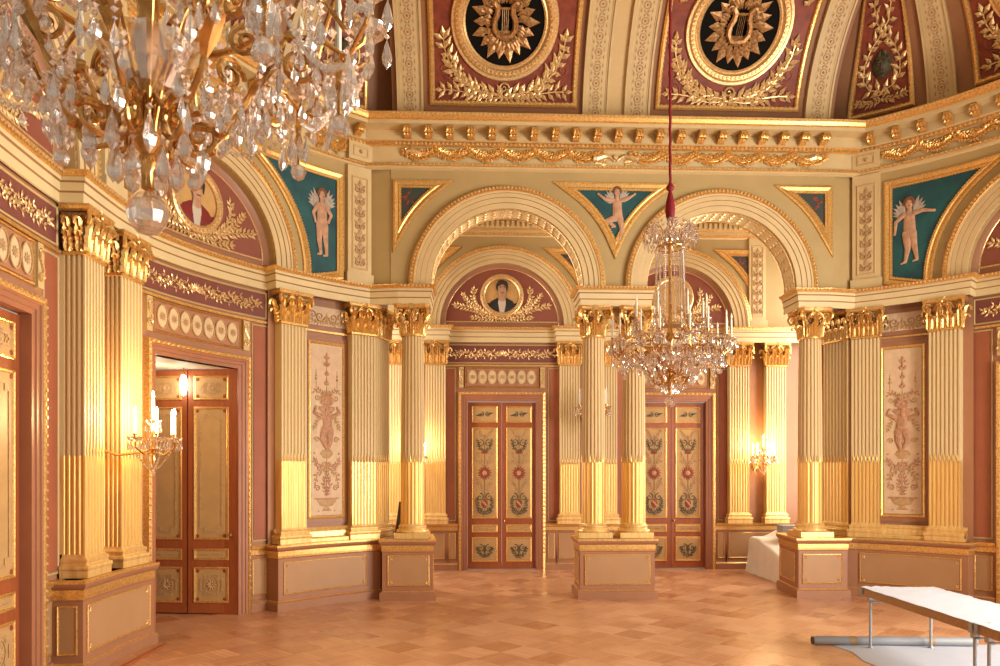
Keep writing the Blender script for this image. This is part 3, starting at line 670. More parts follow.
def strips(S, c, par, d=0):
    for sg in (-1, 1):
        a, b_ = sorted((c+sg*.99, c+sg*1.29)); p = MB(); p.rect(S, a+.03, b_-.03, 1.08, 4.30, d+.012, 2, m=0); frame(p, S, a, b_, 1.05, 4.33, .025, d, .02, 1); obj('strip_panel', p, ['strip', 'tan'], par)

# the open doorway on the left wall: a folding leaf swung back into the passage
d1 = sgroup('door_1'); door_frame(d1, LW, 2.06)
e = MB(); J = [LW.P(2.06+sg*.74, 0, 0) for sg in (-1, 1)]
for q in (0, 1):
    p0 = J[q]; p1 = J[q]+Vector((-1.3, .25, 0)); e.add([p0, p1, p1+Vector((0, 0, 3.62)), p0+Vector((0, 0, 3.62))], [(0, 1, 2, 3)], 0)
a_, b_ = J; e.add([a_+Vector((0, 0, 3.62)), b_+Vector((0, 0, 3.62)), b_+Vector((-1.6, .25, 3.62)), a_+Vector((-1.6, .25, 3.62))], [(0, 1, 2, 3)], 1)
e.add([a_+Vector((-1.6, .25, 0)), b_+Vector((-1.6, .9, 0)), b_+Vector((-1.6, .9, 3.9)), a_+Vector((-1.6, .25, 3.9))], [(0, 1, 2, 3)], 0)
obj('door_reveal', e, ['door', 'ceil'], d1)
hg = LW.xy(2.80, -.06); A_ = Seg((hg[0]-.68, hg[1]+.02), hg); B_ = Seg((hg[0]-1.34, hg[1]+.12), (hg[0]-.70, hg[1]+.03))
lf = leaf_panels(d1, A_, 0, A_.L, .0, False); leaf_panels(d1, B_, 0, B_.L, .0, False)
o = MB(); o.tube([A_.P(A_.L-.035, 1.18, .0), A_.P(A_.L-.035, 1.18, .05)], .012, 6); o.lathe([(0.001, -.03), (.03, -.02), (.03, .02), (.001, .03)], tuple(A_.P(A_.L-.035, 1.18, .06)), 8); obj('door_knob', o, 'brass', lf, smooth=True)
# closed doors
def closed(name, S, c, d=-.08, rich=True, s=(-1, 1)):
    g = sgroup(name); door_frame(g, S, c)
    for sg in s:
        a, b_ = sorted((c, c+sg*.74)); lf = leaf_panels(g, S, a+.005, b_-.005, d, rich)
    o = MB(); o.lathe([(0.001, -.03), (.022, -.02), (.022, .02), (.001, .03)], tuple(S.P(c+.05, 1.05, d+.05)), 8); o.tube([S.P(c+.05, 1.05, d), S.P(c+.05, 1.05, d+.05)], .01, 6); obj('door_handle', o, 'brass', lf, smooth=True)
    return g
closed('door_2', LW, -1.86, rich=False); closed('door_3', BW, -1.84); closed('door_4', BW, 1.84); closed('door_5', RW, -2.06, rich=False)
for S, c, w_ in ((LW, 2.06, 'above the open left doorway'), (LW, -1.86, 'above the left edge door'), (BW, -1.84, 'above the left back door'), (BW, 1.84, 'above the right back door'), (RW, -2.06, 'above the right edge door')):
    par = {id(LW): wall_left, id(BW): wall_back, id(RW): wall_right}[id(S)]
    overdoor(S, c, 'row of oval medallions in a red panel '+w_)
    frieze(S, c, 'dark red frieze of gilded foliage '+w_, hw=1.22 if S is not BW else 1.18); strips(S, c, par)
lunette(LW, 2.06, 1.28, 'wine red lunette with a portrait in a red coat over the open doorway', pr=('redcoat', 'hair', 1))
lunette(LW, -1.86, 1.28, 'wine red lunette with gilded leaves at the left edge behind the large chandelier')
lunette(BW, -1.84, 1.32, 'red lunette with a portrait in a dark coat, seen through the left arch', pr=('coat', 'hair', 1))
lunette(BW, 1.84, 1.32, 'red lunette with a gold roundel half hidden by the small hanging chandelier')
lunette(RW, -2.06, 1.28, 'dark red lunette with gilded leaves cut by the right edge')

# ------------------------------------------------------------------ spandrel paintings
def spandrel_field(c, side, xl, zt, r):
    """outline, counter-clockwise, of the three-sided field right (side=1) or left of an arch centred on c; xl = upright edge"""
    x1 = xl; zq = SPR+math.sqrt(max(0, r*r-(x1-c)**2)); tip = c+side*math.sqrt(r*r-(zt-SPR)**2)
    t0 = math.atan2(zq-SPR, x1-c); t1 = math.atan2(zt-SPR, tip-c)
    pts = linepts((x1, zt), (x1, zq), .12)[:-1]+arcpts(c, SPR, r, t0, t1, 18)[:-1]+linepts((tip, zt), (x1, zt), .12)[:-1]
    return pts if side < 0 else pts[::-1]
def fieldgrid(mb, S, u0, u1, zb, zt, d, n=20, m=0):
    rows = [[S.P(u0+(u1-u0)*i/n, zb(u0+(u1-u0)*i/n)+(zt-zb(u0+(u1-u0)*i/n))*j/6, d) for i in range(n+1)] for j in range(7)]; mb.grid(rows, m=m)
def cherub(par, S, u, z, k, D, flip=1, pose='stand'):
    """painted winged child; z = height of the hips, k = scale (about 1 = .9 m tall)"""
    q = lambda x, y: (u+flip*x*k, z+y*k)
    w_ = MB()
    for sx, dz in ((-1, 0), (1, .03)):
        for i in range(5): w_.leaf(S, *q(sx*.05, .30+dz), (PI/2-sx*flip*(.35+.26*i)), .30*k*(1-.08*i), .085*k, D+.012, .006)
    obj('painted_wings', w_, 'wing', par)
    b_ = MB(); d = D+.02
    b_.caps(S, q(0, .30), q(.01, .02), .085*k, .095*k, d, None, .02); b_.caps(S, q(0, .36), q(0, .42), .04*k, .04*k, d, None, .015)
    if pose == 'stand':
        L = [((-.04, 0), (-.05, -.22), (-.02, -.44)), ((.05, 0), (.07, -.22), (.09, -.45))]; A = [((-.08, .32), (-.16, .18), (-.12, .05)), ((.08, .32), (.17, .20), (.12, .08))]
    elif pose == 'fly':
        L = [((-.03, 0), (-.20, -.06), (-.05, -.16)), ((.05, 0), (.10, -.22), (.04, -.42))]; A = [((-.08, .33), (-.24, .36), (-.36, .45)), ((.08, .33), (.22, .38), (.34, .46))]
    else:
        L = [((-.04, 0), (-.02, -.24), (-.06, -.46)), ((.05, 0), (.08, -.22), (.12, -.44))]; A = [((-.08, .32), (-.20, .22), (-.22, .02)), ((.08, .32), (.22, .34), (.38, .30))]
    for a, m_, e in L: b_.caps(S, q(*a), q(*m_), .068*k, .045*k, d+.004, None, .016); b_.caps(S, q(*m_), q(*e), .046*k, .026*k, d+.004, None, .013); b_.caps(S, q(*e), q(e[0]-.06, e[1]-.02), .024*k, .014*k, d+.004, None, .008)
    for a, m_, e in A: b_.caps(S, q(*a), q(*m_), .038*k, .03*k, d+.006, None, .012); b_.caps(S, q(*m_), q(*e), .03*k, .02*k, d+.006, None, .01); b_.disc(S, *q(*e), .025*k, .025*k, d+.008, 8, 1, .006)
    b_.poly(S, [q(.062*math.cos(t), .49+.075*math.sin(t)) for t in (2*PI*i/16 for i in range(16))], d+.008, None, .02)
    obj('painted_cherub', b_, 'skin', par)
    h = MB()
    for i in range(9): t = PI*(-.05+1.1*i/8); h.disc(S, *q(.06*math.cos(t), .505+.07*math.sin(t)), .034*k, .034*k, d+.012, 8, 1, .012)
    for sx in (-1, 1): h.disc(S, *q(.012+sx*.024, .495), .008*k, .006*k, d+.029, 6, 1)
    h.caps(S, q(0, .455), q(.025, .455), .006*k, .005*k, d+.028, None, .002); obj('painted_hair', h, 'auburn', par)
FR = [(0, .0), (0, .028), (-.03, .032), (-.05, .02), (-.10, .035), (-.13, .03), (-.135, 0)]
def spandrel(S, c, side, xl, zt, r, D, label, figure=None, dark=False):
    pts = spandrel_field(c, side, xl, zt, r); mid = (sum(p[0] for p in pts)/len(pts), sum(p[1] for p in pts)/len(pts))
    t = thing('spandrel_painting', label, 'painting', tuple(S.P(mid[0], mid[1], D)), 'paintings in the arch spandrels')
    f = MB(); tip = c+side*math.sqrt(r*r-(zt-SPR)**2); fieldgrid(f, S, min(xl, tip), max(xl, tip), lambda u: SPR+math.sqrt(max(0, r*r-(u-c)**2)), zt, D+.008); obj('painted_ground', f, 'dkteal' if dark else 'teal', t)
    m_ = MB(); m_.sweep2(S, pts, [(o, D+h) for o, h in FR], True); m_.beads(S, pts, .055, .020, D+.02, True) if False else None
    m_.beads(S, [(p[0], p[1]) for p in pts], .045, .014, D+.026, True); obj('gilded_frame', m_, 'gold', t)
    if figure: cherub(t, S, *figure[:2], figure[2], D, *figure[3:])
    elif dark:
        o = MB(); xc = xl-side*.1
        for i in range(7): o.leaf(S, xl-side*.13+RND.uniform(-.06, .06), zt-.17+RND.uniform(-.08, .1), RND.uniform(0, 6), .09, .04, D+.012, .006)
        obj('painted_foliage', o, 'redorn', t)
    return t
ZTF = SPR+1.60
spandrel(FW, -AC, -1, -AC-1.77, ZTF, 2.04, 0, 'small dark triangular spandrel painting at the upper left of the left arch', dark=True)
spandrel(FW, AC, 1, AC+1.77, ZTF, 2.04, 0, 'small dark triangular spandrel painting at the upper right of the right arch', dark=True)
spandrel(LW, 2.06, 1, 4.46, ZTF, 1.92, .2, 'teal spandrel painting of a standing winged child on the left curved wall', (4.18, 6.02, 1.0, 1, 'stand'))
spandrel(RW, -2.06, -1, -4.46, ZTF, 1.92, .2, 'teal spandrel painting of a standing winged child on the right curved wall', (-4.2, 6.02, 1.0, 1, 'point'))
for c, s_, w_ in ((-1.84, -1, 'upper left of the left back arch'), (-1.84, 1, 'upper right of the left back arch'), (1.84, -1, 'upper left of the right back arch'), (1.84, 1, 'upper right of the right back arch')):
    spandrel(BW, c, s_, c+s_*1.62, SPR+1.52, 1.95, .12, 'small green spandrel painting at the '+w_, dark=True)
# middle spandrel between the two arches
r = 1.97; zt = ZTF; xt = AC-math.sqrt(r*r-(zt-SPR)**2); zb = lambda u: SPR+math.sqrt(max(0, r*r-(AC-abs(u))**2))
pts = arcpts(AC, SPR, r, PI-math.acos(AC/r), PI-math.asin((zt-SPR)/r), 16)
pts = [(-p[0], p[1]) for p in pts[::-1]][:-1]+[(0, zb(0))]+pts[1:]
outl = pts+linepts((xt, zt), (-xt, zt), .12)[1:-1]
t = thing('spandrel_painting', 'teal spandrel painting of a flying winged child between the two arches', 'painting', tuple(FW.P(0, 6.4, 0)), 'paintings in the arch spandrels')
f = MB(); fieldgrid(f, FW, -xt, xt, zb, zt, .008, 40); obj('painted_ground', f, 'teal', t)
m_ = MB(); m_.sweep2(FW, outl, FR, True); m_.beads(FW, outl, .045, .014, .026, True); obj('gilded_frame', m_, 'gold', t)
cherub(t, FW, .03, 6.36, .88, 0, 1, 'fly')

# ------------------------------------------------------------------ arabesque panels between the pilasters
def arabesque(S, c, label, lab2, flip, g):
    D = .07; hw = .395
    t = thing('arabesque_panel', label, 'panel', tuple(S.P(c, 1.27, D)), g)
    f = MB(); f.rect(S, c-hw, c+hw, 1.27, 4.28, D+.012, 4, 2, m=0); f.rect(S, c-hw+.11, c+hw-.11, 1.40, 4.16, D+.022, 4, 2, m=1); frame(f, S, c-hw+.06, c+hw-.06, 1.35, 4.21, .05, D+.012, .02, 2); obj('panel_field', f, ['dado', 'pink', 'gold'], t)
    q = D+.026; o = MB(); P = lambda x, z: (c+flip*x*1.12, z)
    # bowl on its foot, vase, plume and finial
    o.poly(S, [P(-.17, 1.66), P(-.11, 1.56), P(0, 1.53), P(.11, 1.56), P(.17, 1.66)], q, 1, .008); o.caps(S, P(-.19, 1.67), P(.19, 1.67), .014, .014, q+.003, 0, .006); o.poly(S, [P(-.04, 1.53), P(-.08, 1.47), P(.08, 1.47), P(.04, 1.53)], q, 1, .006)
    o.poly(S, [P(-.11, 2.40), P(-.05, 2.32), P(.05, 2.32), P(.11, 2.40), P(.07, 2.46), P(-.07, 2.46)], q, 1, .01); o.caps(S, P(0, 2.46), P(0, 2.56), .03, .02, q, 0, .006)
    o.poly(S, [P(-.14, 3.12), P(-.08, 3.05), P(.08, 3.05), P(.14, 3.12), P(.12, 3.16), P(-.12, 3.16)], q, 0, .01)
    for sg in (-1, 1):
        S_ = lambda pts: [P(sg*x, z) for x, z in pts]
        o.spray(S, S_([(0, 1.72), (.05, 1.9), (.03, 2.0), (.0, 2.08)]), .075, .032, q, .055, .7, .006, m=0)
        o.spray(S, S_([(.0, 2.18), (.08, 2.22), (.15, 2.18), (.19, 2.28)]), .08, .036, q, .055, .8, .006, m=0)
        o.spray(S, S_([(.0, 2.26), (.06, 2.14), (.16, 2.05), (.18, 1.95)]), .075, .034, q, .055, .8, .006, m=1)
        o.spiral(S, *P(sg*.15, 1.84), .055, 1.4, .010, q, 0, sg*flip, 0); o.spiral(S, *P(sg*.16, 2.62), .05, 1.4, .010, q, 0, sg*flip, 1); o.spiral(S, *P(sg*.15, 3.3), .05, 1.3, .010, q, PI, sg*flip, 1)
        o.spray(S, S_([(.05, 3.02), (.15, 2.95), (.2, 2.82)]), .065, .03, q, .05, .8, .006, m=1); o.spray(S, S_([(.06, 3.36), (.15, 3.44), (.19, 3.4)]), .065, .03, q, .05, .8, .006, m=0)
        o.leaf(S, *P(sg*.17, 3.62), PI/2, .07, .035, q, m=0); o.bead(S, *P(sg*.17, 3.6), .022, q, m=1); o.tube([S.P(*P(sg*.17, z), q) for z in (3.45, 3.6, 3.75)], .004, 4, m=1); o.bead(S, *P(sg*.2, 2.4), .016, q, m=0); o.bead(S, *P(sg*.2, 2.05), .014, q, m=0); o.bead(S, *P(sg*.13, 1.47), .012, q, m=0)
    for i in range(9): o.leaf(S, *P(0, 3.30), PI*(i+.5)/9, .14, .035, q, m=1)
    for z, l in ((3.50, .12), (3.66, .10), (3.80, .16)):
        for a in (-.7, 0, .7): o.leaf(S, *P(0, z), PI/2+a, l*(1 if a == 0 else .6), .05, q, m=0)
    o.tube([S.P(*P(0, z), q) for z in (1.7, 2.3, 3.5, 4.0)], .005, 4, m=1); o.leaf(S, *P(0, 3.9), PI/2, .14, .06, q, m=0)
    for a in (-.9, .9): o.leaf(S, *P(0, 3.92), PI/2+a, .08, .035, q, m=0)
    obj('arabesque_ornament', o, ['rose', 'ochre'], t)
    b_ = MB(); d = q+.006                  # dancing child holding up the tray
    B = lambda x, z: P(x*1.45, 2.84+(z-2.84)*1.18)
    for p0, p1, r0, r1 in (((0, 3.12), (0, 2.95), .035, .04), ((0, 2.97), (.015, 2.80), .075, .08), ((-.02, 2.80), (-.05, 2.66), .065, .045), ((-.05, 2.66), (.0, 2.53), .045, .026), ((.04, 2.78), (.04, 2.64), .062, .045), ((.04, 2.64), (.015, 2.52), .042, .024), ((-.06, 2.97), (-.14, 3.02), .032, .026), ((-.14, 3.02), (-.12, 3.10), .026, .02), ((.06, 2.97), (.14, 3.03), .032, .026), ((.14, 3.03), (.12, 3.10), .026, .02)): b_.caps(S, B(*p0), B(*p1), r0, r1, d, None, .014)
    b_.disc(S, *B(0, 3.17), .085, .095, d, 14, 1, .016)
    for i in range(7): b_.disc(S, B(0, 3.17)[0]+.075*math.cos(PI*i/6), B(0, 3.17)[1]+.085*math.sin(PI*i/6), .04, .04, d+.006, 8, 1, .012)
    obj('painted_figure', b_, 'rose', t)
    # little scroll panel above
    t2 = thing('scroll_panel', lab2, 'panel', tuple(S.P(c, 4.4, D)), 'small scroll panels below the entablature')
    f = MB(); f.rect(S, c-hw, c+hw, 4.38, 4.84, D+.01, 4, m=0); f.rect(S, c-hw+.04, c+hw-.04, 4.46, 4.76, D+.02, 4, m=1); f.box(S, c-hw, c+hw, 4.345, 4.375, D, D+.04, m=2); obj('panel_field', f, ['dado', 'pink', 'gold'], t2)
    o = MB()
    for sg in (-1, 1):
        o.spiral(S, c+sg*.12, 4.60, .085, 1.5, .012, D+.03, PI, sg); o.spiral(S, c+sg*.25, 4.62, .065, 1.3, .011, D+.03, 0, sg); o.spray(S, [(c, 4.54), (c+sg*.15, 4.50), (c+sg*.3, 4.54)], .06, .03, D+.024, .05, .8, .01)
    o.leaf(S, c, 4.5, PI/2, .18, .07, D+.024); obj('scroll_ornament', o, 'ochre', t2)
arabesque(LW, 4.34, 'tall pale arabesque panel of vases and a dancing child on the left curved wall', 'small pale scroll panel above the left arabesque panel', 1, 'tall arabesque panels')
arabesque(RW, -4.32, 'tall cream arabesque panel of vases and a dancing child on the right curved wall', 'small pale scroll panel above the right arabesque panel', -1, 'tall arabesque panels')
# ------------------------------------------------------------------ pilasters and columns
def acanthus(mb, p, out, h, w, curl, m=None):
    out = Vector((out[0], out[1], 0)).normalized(); sd = Vector((-out.y, out.x, 0)); rows = []
    for t, oo, zz_, ww in ((0, 0, 0, .62), (.14, .02, .16, .98), (.2, .04, .24, .66), (.36, .08, .42, 1.06), (.43, .11, .50, .64), (.6, .2, .68, 1.0), (.66, .28, .74, .58), (.82, .52, .92, .80), (.94, .85, 1.0, .5), (1.02, 1.12, .90, .26), (1.04, 1.15, .74, .05)):
        c = Vector(p)+out*(curl*oo)+Vector((0, 0, h*zz_)); rows.append([c-sd*(w*ww/2)-out*curl*.06, c-sd*(w*ww/4)+out*curl*.26, c+out*curl*.02, c+sd*(w*ww/4)+out*curl*.26, c+sd*(w*ww/2)-out*curl*.06])
    mb.grid(rows, m=m)
def volute(mb, p, out, r, tr, m=None):
    out = Vector((out[0], out[1], 0)).normalized(); n = 22; pts = []
    for i in range(n+1):
        a = PI/2-2*PI*1.6*i/n; q = r*(1-.85*i/n); pts.append(Vector(p)+out*(q*math.cos(a))+Vector((0, 0, q*math.sin(a))))
    pts = [Vector(p)-out*r*1.6+Vector((0, 0, -r*1.2)), Vector(p)-out*r*.8+Vector((0, 0, r*.5))]+pts; mb.tube(pts, tr, 5, m=m, taper=.6)
zz = lambda z: z-ZD
BASEP = [(.055, 0), (.055, .075), (.062, .085), (.066, .105), (.06, .125), (.035, .135), (.03, .15), (.038, .165), (.04, .185), (.03, .20), (.012, .21), (.006, .225), (0, .24)]
def flutes_section(w, dp, n, side, deep):
    """plan polyline of a fluted pilaster, with material per edge (0 fillet, 1 groove)"""
    pts = [(-w/2, .035), (-w/2, 0)]; ms = [0]
    def run(p0, p1, n, nrm):
        L = math.dist(p0, p1); ux, uy = (p1[0]-p0[0])/L, (p1[1]-p0[1])/L; g = L*.86/n*.68; f = (L-n*g)/(n+1); x = 0
        for i in range(n):
            x += f; pts.append((p0[0]+ux*x, p0[1]+uy*x)); ms.append(0)
            for k in (1, 2, 3): a = PI*k/4; xx = x+g/2-math.cos(a)*g/2; dd = math.sin(a)*g*deep; pts.append((p0[0]+ux*xx-nrm[0]*dd, p0[1]+uy*xx-nrm[1]*dd)); ms.append(1)
            x += g; pts.append((p0[0]+ux*x, p0[1]+uy*x)); ms.append(1)
        pts.append(p1); ms.append(0)
    if side: run((-w/2, 0), (-w/2, -dp), 4, (-1, 0))
    else: pts.append((-w/2, -dp)); ms.append(0)
    run((-w/2, -dp), (w/2, -dp), n, (0, -1))
    if side: run((w/2, -dp), (w/2, 0), 4, (1, 0))
    else: pts.append((w/2, 0)); ms.append(0)
    return pts, ms
def pilaster(w=.42, dp=.25, n=7, side=False, wall=0):
    t = thing('fluted_pilaster', 'x', 'pilaster', built_in_place=False)
    pl = [(-w/2, wall), (-w/2, -dp), (w/2, -dp), (w/2, wall)]
    b_ = MB(); b_.sweepxy(pl, BASEP); obj('base', b_, 'ggold', t, smooth=True, ang=.5)
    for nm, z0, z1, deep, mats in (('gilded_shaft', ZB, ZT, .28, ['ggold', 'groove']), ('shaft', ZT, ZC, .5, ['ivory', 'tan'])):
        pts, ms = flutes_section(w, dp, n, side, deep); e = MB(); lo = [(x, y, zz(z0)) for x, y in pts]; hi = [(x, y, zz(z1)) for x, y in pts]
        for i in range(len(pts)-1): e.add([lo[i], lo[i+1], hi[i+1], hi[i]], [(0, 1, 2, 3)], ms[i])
        if nm == 'gilded_shaft':
            g = w*.86/n; S = Seg((-w/2, -dp), (w/2, -dp))
            for i in range(n): e.leaf(S, w*(i+.5)/n*.97+w*.015, zz(ZT)-.02, PI/2, .15, g*.75, .004, .012, 1)
        obj(nm, e, mats, t)
    c = MB(); z = zz(ZC); H = ZA-ZC
    c.sweepxy(pl, [(0, z-.01), (.018, z), (.018, z+.03), (0, z+.04), (-.012, z+.05), (-.012, z+.30), (.02, z+H-.10), (.02, z+H-.07)], False, [0, 0, 0, 0, 1, 1, 1])  # bell behind the leaves is coloured darker to paint in the crevice shade
    c.sweepxy(pl, [(.05, z+H-.07), (.075, z+H-.05), (.075, z+H-.02), (.085, z+H), (-.1, z+H)], False)
    k = 3 if w < .5 else 4
    for row, (h, cu, off) in enumerate(((.20, .085, 0), (.34, .10, .5))):
        kk = k if row == 0 else k+1
        for i in range(kk):
            x = -w/2+w*(i+.5)/kk if row == 0 else -w/2+w*i/(kk-1); acanthus(c, (x, -dp-.005-.012*row, z+.03), (0, -1), h, w/k*.84, cu)
        if dp > .1:
            for sx in (-1, 1):
                for y in ((-.06, -.18) if dp > .2 else (-.08,)): acanthus(c, (sx*(w/2+.005), y, z+.03), (sx, 0), h, .13, cu)
    for sx in (-1, 1):
        volute(c, (sx*(w/2+.01), -dp-.03, z+H-.13), (sx, -.9), .08, .027); volute(c, (sx*.07, -dp-.045, z+H-.12), (-sx, -.15), .048, .018)
    for i in range(6): a = 2*PI*i/6; c.leaf(Seg((-1, -dp-.07), (1, -dp-.07)), 1, z+H-.03, a, .055, .035, .0, .02)
    acanthus(c, (0, -dp-.02, z+.22), (0, -1), .2, .09, .06)
    obj('corinthian_capital', c, ['gold', 'bronze_shade'], t, smooth=True, ang=.9)
    return t
_protos = {}
def put_pilaster(S, u, d, label, kind=(.42, .25, 7, False), g='fluted wall pilasters'):
    if kind not in _protos: t = pilaster(*kind); _protos[kind] = t
    else: t = copy_tree(_protos[kind])
    x, y = S.xy(u, d); tg = S.tan(u); place(t, (x, y, ZD), math.atan2(tg.y, tg.x), label, g); return t
PS = (.42, .10, 7, False); PF = (.42, .23, 6, True)
put_pilaster(LW, -.33, .03, 'fluted pilaster with a side return at the near corner of the left pier', PF)
put_pilaster(LW, .52, .03, 'fluted pilaster on the left pier beside the open doorway, behind the lit sconce', PF)
put_pilaster(LW, 3.65, .05, 'fluted pilaster on the left curved wall between the open doorway and the arabesque panel', (.44, .2, 7, False))
put_pilaster(LW, 4.95, .05, 'fluted pilaster between the left arabesque panel and the left round column', (.42, .2, 7, False))
put_pilaster(RW, -3.67, .05, 'fluted pilaster on the right curved wall between the arabesque panel and the right edge door', (.44, .2, 7, False))
put_pilaster(RW, -4.88, .05, 'fluted pilaster on the right curved wall between the right round column and the arabesque panel', (.42, .2, 7, False))
for sg, lab in ((1, 'fluted pilaster on the end face of the pier beside the left round column'), (-1, 'shadowed fluted pilaster on the end face of the pier beside the right round column')):
    e_ = LW.xy(SEND, .2); f_ = (-3.87, 12.98)
    a, b_ = ((e_[0], e_[1]), f_) if sg > 0 else ((-f_[0], f_[1]), (-e_[0], e_[1]))
    S = Seg(a, b_); put_pilaster(S, S.L/2, 0, lab, (.50, .05, 7, False))
for x, lab in zip(BPX, ('fluted back wall pilaster seen in the gap left of the left round column', 'fluted back wall pilaster between the left column and the left back door', 'fluted back wall pilaster just left of the paired centre columns', 'fluted back wall pilaster glimpsed between the paired centre columns', 'fluted back wall pilaster just right of the right back door', 'fluted back wall pilaster above the dust sheet, beside the right column')):
    put_pilaster(BW, x, .05, lab, (.42, .14, 7, False))
def column():
    t = thing('round_column', 'x', 'column', built_in_place=False); R0, R1 = .200, .180
    b_ = MB(); b_.bx((0, 0, .045), .56, .56, .09); b_.lathe([(.2, .09), (.265, .09), (.275, .11), (.265, .135), (.235, .145), (.228, .16), (.238, .18), (.238, .195), (.225, .21), (.212, .22), (.205, .24)], n=32); obj('base', b_, 'ggold', t, smooth=True, ang=.6)
    nf = 20
    def ring(r, z, deep):
        out = []
        for i in range(nf):
            for k, q in ((.02, 0), (.22, 0), (.24, 0), (.42, .8), (.61, 1), (.8, .8)): a = 2*PI*(i+k)/nf; rr = r-q*deep; out.append((rr*math.cos(a), rr*math.sin(a), z))
        return out
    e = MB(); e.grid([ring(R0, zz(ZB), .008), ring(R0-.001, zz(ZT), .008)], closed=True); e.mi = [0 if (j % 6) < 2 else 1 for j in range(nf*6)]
    for i in range(nf):
        a = 2*PI*(i+.61)/nf; n_ = Vector((math.cos(a), math.sin(a), 0)); sd = Vector((-n_.y, n_.x, 0)); p = n_*(R0-.004)+Vector((0, 0, zz(ZT)-.02)); e.add([p-sd*.022, p+n_*.012+Vector((0, 0, .03)), p+sd*.022, p+Vector((0, 0, .15))], [(0, 1, 3), (1, 2, 3)], 1)
    obj('gilded_shaft', e, ['ggold', 'groove'], t)
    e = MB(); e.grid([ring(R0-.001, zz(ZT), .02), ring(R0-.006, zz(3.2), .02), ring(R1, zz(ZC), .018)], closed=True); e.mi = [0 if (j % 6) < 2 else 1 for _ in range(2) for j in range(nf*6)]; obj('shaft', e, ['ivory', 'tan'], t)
    c = MB(); z = zz(ZC); H = ZA-ZC
    c.lathe([(R1-.01, z-.01), (R1+.02, z), (R1+.02, z+.03), (R1, z+.04)], n=28); c.lathe([(R1, z+.04), (R1-.012, z+.05), (R1-.015, z+.3), (R1+.04, z+H-.09), (R1+.05, z+H-.07)], n=28, m=1)  # darker bell colour paints shade between the leaves
    W = .58; pl = [(-W/2, -W/2+.06), (-W/2+.06, -W/2), (0, -W/2+.05), (W/2-.06, -W/2), (W/2, -W/2+.06), (W/2-.05, 0), (W/2, W/2-.06), (W/2-.06, W/2), (0, W/2-.05), (-W/2+.06, W/2), (-W/2, W/2-.06), (-W/2+.05, 0)]
    c.sweepxy(pl, [(-.02, z+H-.07), (0, z+H-.05), (0, z+H-.02), (.01, z+H)], True)
    for row, (h, cu, of) in enumerate(((.20, .09, 0), (.34, .11, .5))):
        for i in range(8): a = 2*PI*(i+of+.5)/8; acanthus(c, ((R1+.012*row)*math.cos(a), (R1+.012*row)*math.sin(a), z+.03), (math.cos(a), math.sin(a)), h, .112, cu)
    for i in range(4):
        a = PI/4+PI/2*i; volute(c, (.30*math.cos(a), .30*math.sin(a), z+H-.13), (math.cos(a), math.sin(a)), .082, .028); b2 = PI/2*i
        for j in range(6): q = 2*PI*j/6; n_ = Vector((math.cos(b2), math.sin(b2), 0)); sd = Vector((-n_.y, n_.x, 0)); p = n_*.26+Vector((0, 0, z+H-.03)); d_ = sd*math.cos(q)+Vector((0, 0, math.sin(q))); e_ = sd*math.cos(q+PI/2)+Vector((0, 0, math.sin(q+PI/2))); c.add([p, p+d_*.03+e_*.018+n_*.01, p+d_*.055, p+d_*.03-e_*.018+n_*.01], [(0, 1, 2, 3)])
        for sg in (-1, 1): sd = Vector((-math.sin(b2), math.cos(b2), 0)); volute(c, tuple(Vector((.225*math.cos(b2), .225*math.sin(b2), z+H-.13))+sd*sg*.06), tuple(-sd*sg), .048, .018)
    obj('corinthian_capital', c, ['gold', 'bronze_shade'], t, smooth=True, ang=.9)
    return t
col0 = column(); YCOL = 12.5
for i, (x, lab) in enumerate(((-3.4, 'round fluted column carrying the outer side of the left arch'), (-.345, 'left one of the paired round columns between the two arches'), (.345, 'right one of the paired round columns, partly behind the small chandelier'), (3.4, 'round fluted column carrying the outer side of the right arch'))):
    place(col0 if i == 0 else copy_tree(col0), (x, YCOL, ZD), 0, lab, 'round columns of the arcade')
# ------------------------------------------------------------------ pedestals
PED = [(.04, 0), (.04, .12), (.02, .14), (.0, .155), (.0, .78), (.008, .80), (.012, .83), (.012, .90), (.03, .915), (.045, .94), (.05, .965), (.05, .995), (-.03, .997)]
PEM = [0, 0, 1, 0, 0, 1, 1, 0, 0, 0, 1, 1]
def ped_panel(mb, S, a, b_, d=0):
    mb.rect(S, a+.06, b_-.06, .26, .72, d+.006, m=0); frame(mb, S, a+.04, b_-.04, .24, .74, .022, d+.002, .014, 1)
    if b_-a > .3:
        for x in (a+.10, b_-.10):
            for z in (.30, .68):
                for k in range(4): mb.leaf(S, x, z, PI/4+PI/2*k, .035, .02, d+.008, .008, 1)
def pedestal(label, poly, panels, closed, loc, g=None):
    t = thing('pedestal', label, 'pedestal', loc, g)
    e = MB(); e.sweepxy(poly, PED, closed, PEM); obj('body', e, ['dado', 'gold'], t)
    for S, a, b_ in panels:
        p = MB(); ped_panel(p, S, a, b_); obj('panel', p, ['dadop', 'gold'], t)
    return t
class Off:
    def __init__(s, S, d): s.S = S; s.d = d
    def P(s, u, z, d=0): return s.S.P(u, z, s.d+d)
Lp = lambda pts: path(LW, pts, .15); Rp = lambda pts: path(RW, pts, .15)
pedestal('tall pedestal of the left pier below the lit sconce', Lp([(-.74, .0), (-.739, .33), (.86, .33), (.861, 0)]), [(Off(LW, .33), -.70, .82), (Seg(LW.xy(-.74, .02), LW.xy(-.74, .33)), .02, .30)], False, tuple(LW.P(.1, 0, .2)))
pedestal('curved pedestal below the left arabesque panel', Lp([(3.30, .0), (3.301, .32), (5.0, .32)])+[(-3.92, 12.37), (-3.90, 12.98)], [(Off(LW, .32), 3.36, 5.0)], False, tuple(LW.P(4.2, 0, .2)))
